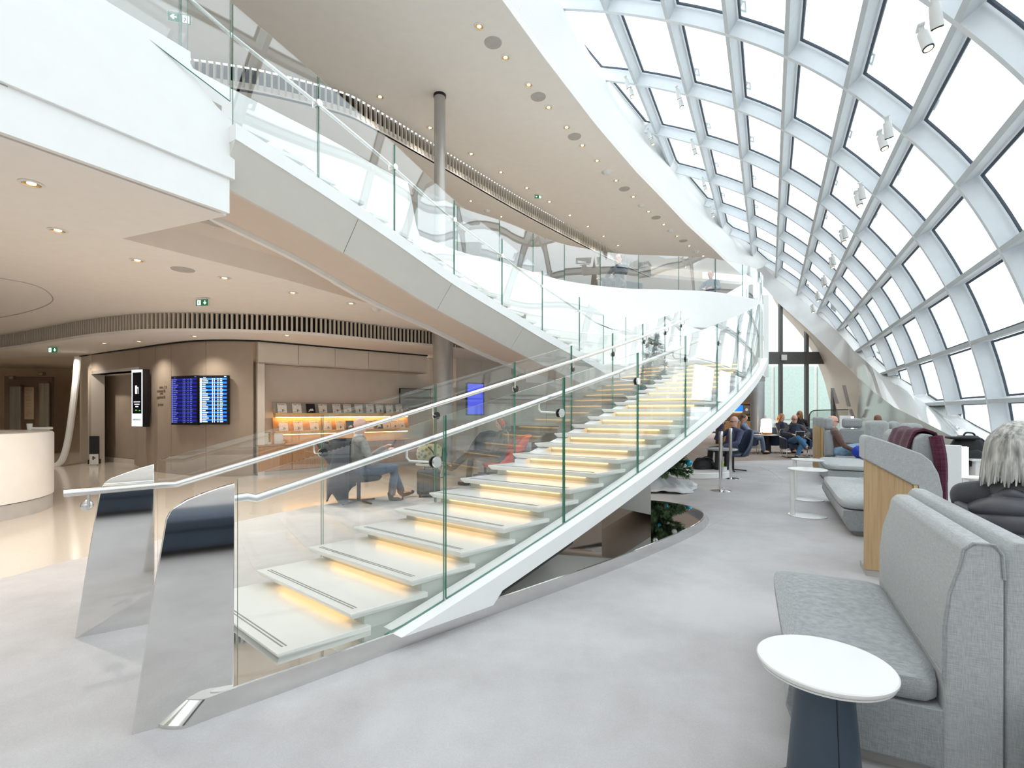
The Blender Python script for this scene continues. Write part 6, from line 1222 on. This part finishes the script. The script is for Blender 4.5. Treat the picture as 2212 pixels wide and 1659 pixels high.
# 8 bald man with glasses behind the stairs, looking at his phone
t8, _ = person('bald man in grey sweater and jeans looking at his phone behind the stairs', g0(785, 7.72, 0), face_to((.88, .47)), hip=.50, lean=.14, pitch=.22, skin='skin2', top=(128, 126, 120), legs=(78, 96, 122), collar=(206, 212, 220), armL=((.24, -.12, .16), (.06, -.34, .34)), armR=((-.28, -.08, .14), (-.10, -.36, .30)), kneeL=(.14, -.48, .0), kneeR=(-.10, -.46, .02), footL=(.20, -.66, -.42), footR=(-.06, -.42, -.42), glasses=True)
held('phone', 'dark phone in the hands of the bald man', 'phone', t8, (-.02, -.46, .90), (.08, .01, .15), RX(.5), ('black', 'scr_black'))
# 9 woman with red headphones in the red chair
t9, HD9 = person('woman in black with grey-brown hair and red headphones in the red chair', g0(1074, 9.68, 0), face_to((-.96, -.1)), hip=.5, lean=.20, pitch=.35, top=(58, 56, 56), legs=(50, 48, 50), shoe=(34, 34, 38), hair=(126, 104, 88), hairstyle='long', armL=((.24, -.12, .12), (.08, -.36, .10)), armR=((-.26, -.10, .12), (-.08, -.36, .10)), kneeL=(.08, -.50, .06), kneeR=(-.06, -.50, .13), footL=(.1, -.56, -.42), footR=(.06, -.86, -.16))
hp = MB().tube([HD9(.09 * math.cos(a), .01, .02 + .12 * math.sin(a)) for a in [PI * k / 12 for k in range(13)]], .012, 6)
for s in (-1, 1): hp.ball(HD9(s * .095, .01, -.005), (.025, .05, .05), 12)
o = obj('headphones', hp, 'red_fabric', None, label='red headphones on the head of the woman in black', cat='headphones'); o.location = t9.location; o.rotation_euler = t9.rotation_euler
# 10 man upstairs leaning on the bar behind the balustrade
person('man in a black jacket seated upstairs behind the glass, hand at his face', Vector((px(1337, 890, 13.6).x, 13.6, 4.30)), face_to((-.5, -.85)), hip=.56, lean=.0, pitch=.1, top=(48, 54, 62), legs=(40, 42, 48), hair=(46, 38, 34), armL=((.26, -.16, .22), (.05, -.17, .52)), armR=((-.34, -.16, .14), (-.40, -.42, .12)))
t = thing('upstairs_bench', 'dark upholstered bench of the man upstairs', 'bench', (px(1337, 890, 13.75).x, 13.75, 4.3)); q = Vector((px(1337, 890, 13.75).x, 13.75, 4.3)); obj('seat', MB().box(q + Vector((0, 0, .22)), (1.4, .6, .42), .5), 'charcoal', t, bevel=.04); obj('backrest', MB().box(q + Vector((.18, .34, .55)), (1.4, .14, .5), .5), 'charcoal', t, bevel=.04)
person('person in a blue-grey jacket and red trousers seated upstairs at right', Vector((px(1535, 890, 15.2).x, 15.2, 4.30)), face_to((-.6, -.8)), hip=.58, lean=.05, pitch=.3, top=(84, 98, 120), legs=(150, 44, 52), hair=(120, 110, 104))
t = thing('upstairs_bench', 'dark bench under the person in red trousers upstairs', 'bench', (px(1535, 890, 15.35).x, 15.35, 4.3)); q = Vector((px(1535, 890, 15.35).x, 15.35, 4.3)); obj('seat', MB().box(q + Vector((0, 0, .23)), (1.3, .6, .44), .6), 'charcoal', t, bevel=.04); obj('backrest', MB().box(q + Vector((.2, .32, .55)), (1.3, .12, .4), .6), 'charcoal', t, bevel=.04)
# 11 grey-haired woman in a quilted jacket, near right, seen from behind
wl_ = hall(3.43, 1.13); rz9 = face_to((.8, .6)); tw, HDw = person('grey-haired woman in a dark grey quilted jacket seen from behind at right', Vector((wl_.x, wl_.y, 0)), rz9, hip=.50, lean=.10, pitch=.12, top=(70, 70, 76), legs=(50, 52, 60), hair=None, armL=((.22, -.02, .14), (.16, -.32, .10)), armR=((-.22, -.02, .14), (-.14, -.34, .10)), sc=1.02, vox=.009)
M['quilt'] = plain('quilted_nylon', srgb(88, 88, 94), .38, var=.08, scale=14)
qb = MB(); rings = []; nz = 60
for i in range(nz + 1):
    z = .40 + .60 * i / nz; f = i / nz; puff = .020 * abs(math.sin(PI * f * 7.5)) ** .6; w = .165 + .03 * math.sin(PI * min(1, f * 1.1)) - .0 * f; dpt = .14 + .01 * math.sin(PI * f)
    if f > .80: w -= (f - .80) ** 2 * 3.4; dpt -= (f - .80) ** 1.6 * .8
    rings.append([Vector(((w + puff) * math.cos(2 * PI * k / 36), .065 + .10 * f * .3 + (dpt + puff) * math.sin(2 * PI * k / 36), z + .012 * math.sin(2 * PI * k / 36 * 2 + f * 5))) for k in range(36)])
qb.loft(rings)
for s in (-1, 1):
    A0_, A1_, A2_ = Vector((s * .155, .09, .90)), Vector((s * .235, .02, .64)), Vector((s * .17, -.28, .60)); pp = [A0_.lerp(A1_, k / 24) for k in range(24)] + [A1_.lerp(A2_, k / 20) for k in range(21)]
    qb.tube(pp, [.066 - .0004 * k + .013 * abs(math.sin(PI * k / 4.5)) ** .6 for k in range(len(pp))], 16)
qb.lathe((0, .075, .97), [(.10, -.03), (.105, .02), (.095, .06), (.085, .07), (.08, .0)], 24)
tw.location = (0, 0, 0); tw.rotation_euler = (0, 0, 0); tw.scale = (1, 1, 1); jk_ = obj('quilted_jacket', qb, 'quilt', tw, smooth=80)
hm_ = plain('grey_hair', srgb(196, 194, 188), .5, var=.35, scale=60, stretch=(1, 1, .06)); hb = MB(); random.seed(21)
hb.ball(HDw(0, .018, .035), (.100, .115, .105), 22)
for k in range(150):
    g = R(-150 + 300 * k / 149) + PI / 2; r0 = .055; e = Vector((math.cos(g), math.sin(g), 0)); top_ = HDw(e.x * .03, e.y * .03 + .01, .135); m1 = HDw(e.x * .105, e.y * .118 + .012, .05); m2 = HDw(e.x * .122, e.y * .13 + .015, -.06 + random.uniform(-.01, .01)); m3 = HDw(e.x * .128 + random.uniform(-.012, .012), e.y * .132 + .02, -.165 + random.uniform(-.03, .02))
    if e.y < -.55: continue
    hb.tube(smoothline([top_, m1, m2, m3], 4), [.006] + [.012] * 5 + [.011] * 4 + [.008, .005, .003], 6)
obj('hair', hb, hm_, tw, smooth=80)
obj('badge', MB().lathe(Vector((.10, .27, .80)), [(0, -.01), (.05, -.008), (.055, .0), (.05, .008), (0, .01)], 20, axis=Matrix.Rotation(R(90), 3, 'X')), plain('blue_patch', srgb(24, 60, 170), .4), tw, label='round blue patch on the jacket')
tw.location = (wl_.x, wl_.y, 0); tw.rotation_euler = (0, 0, rz9); tw.scale = (1.02,) * 3
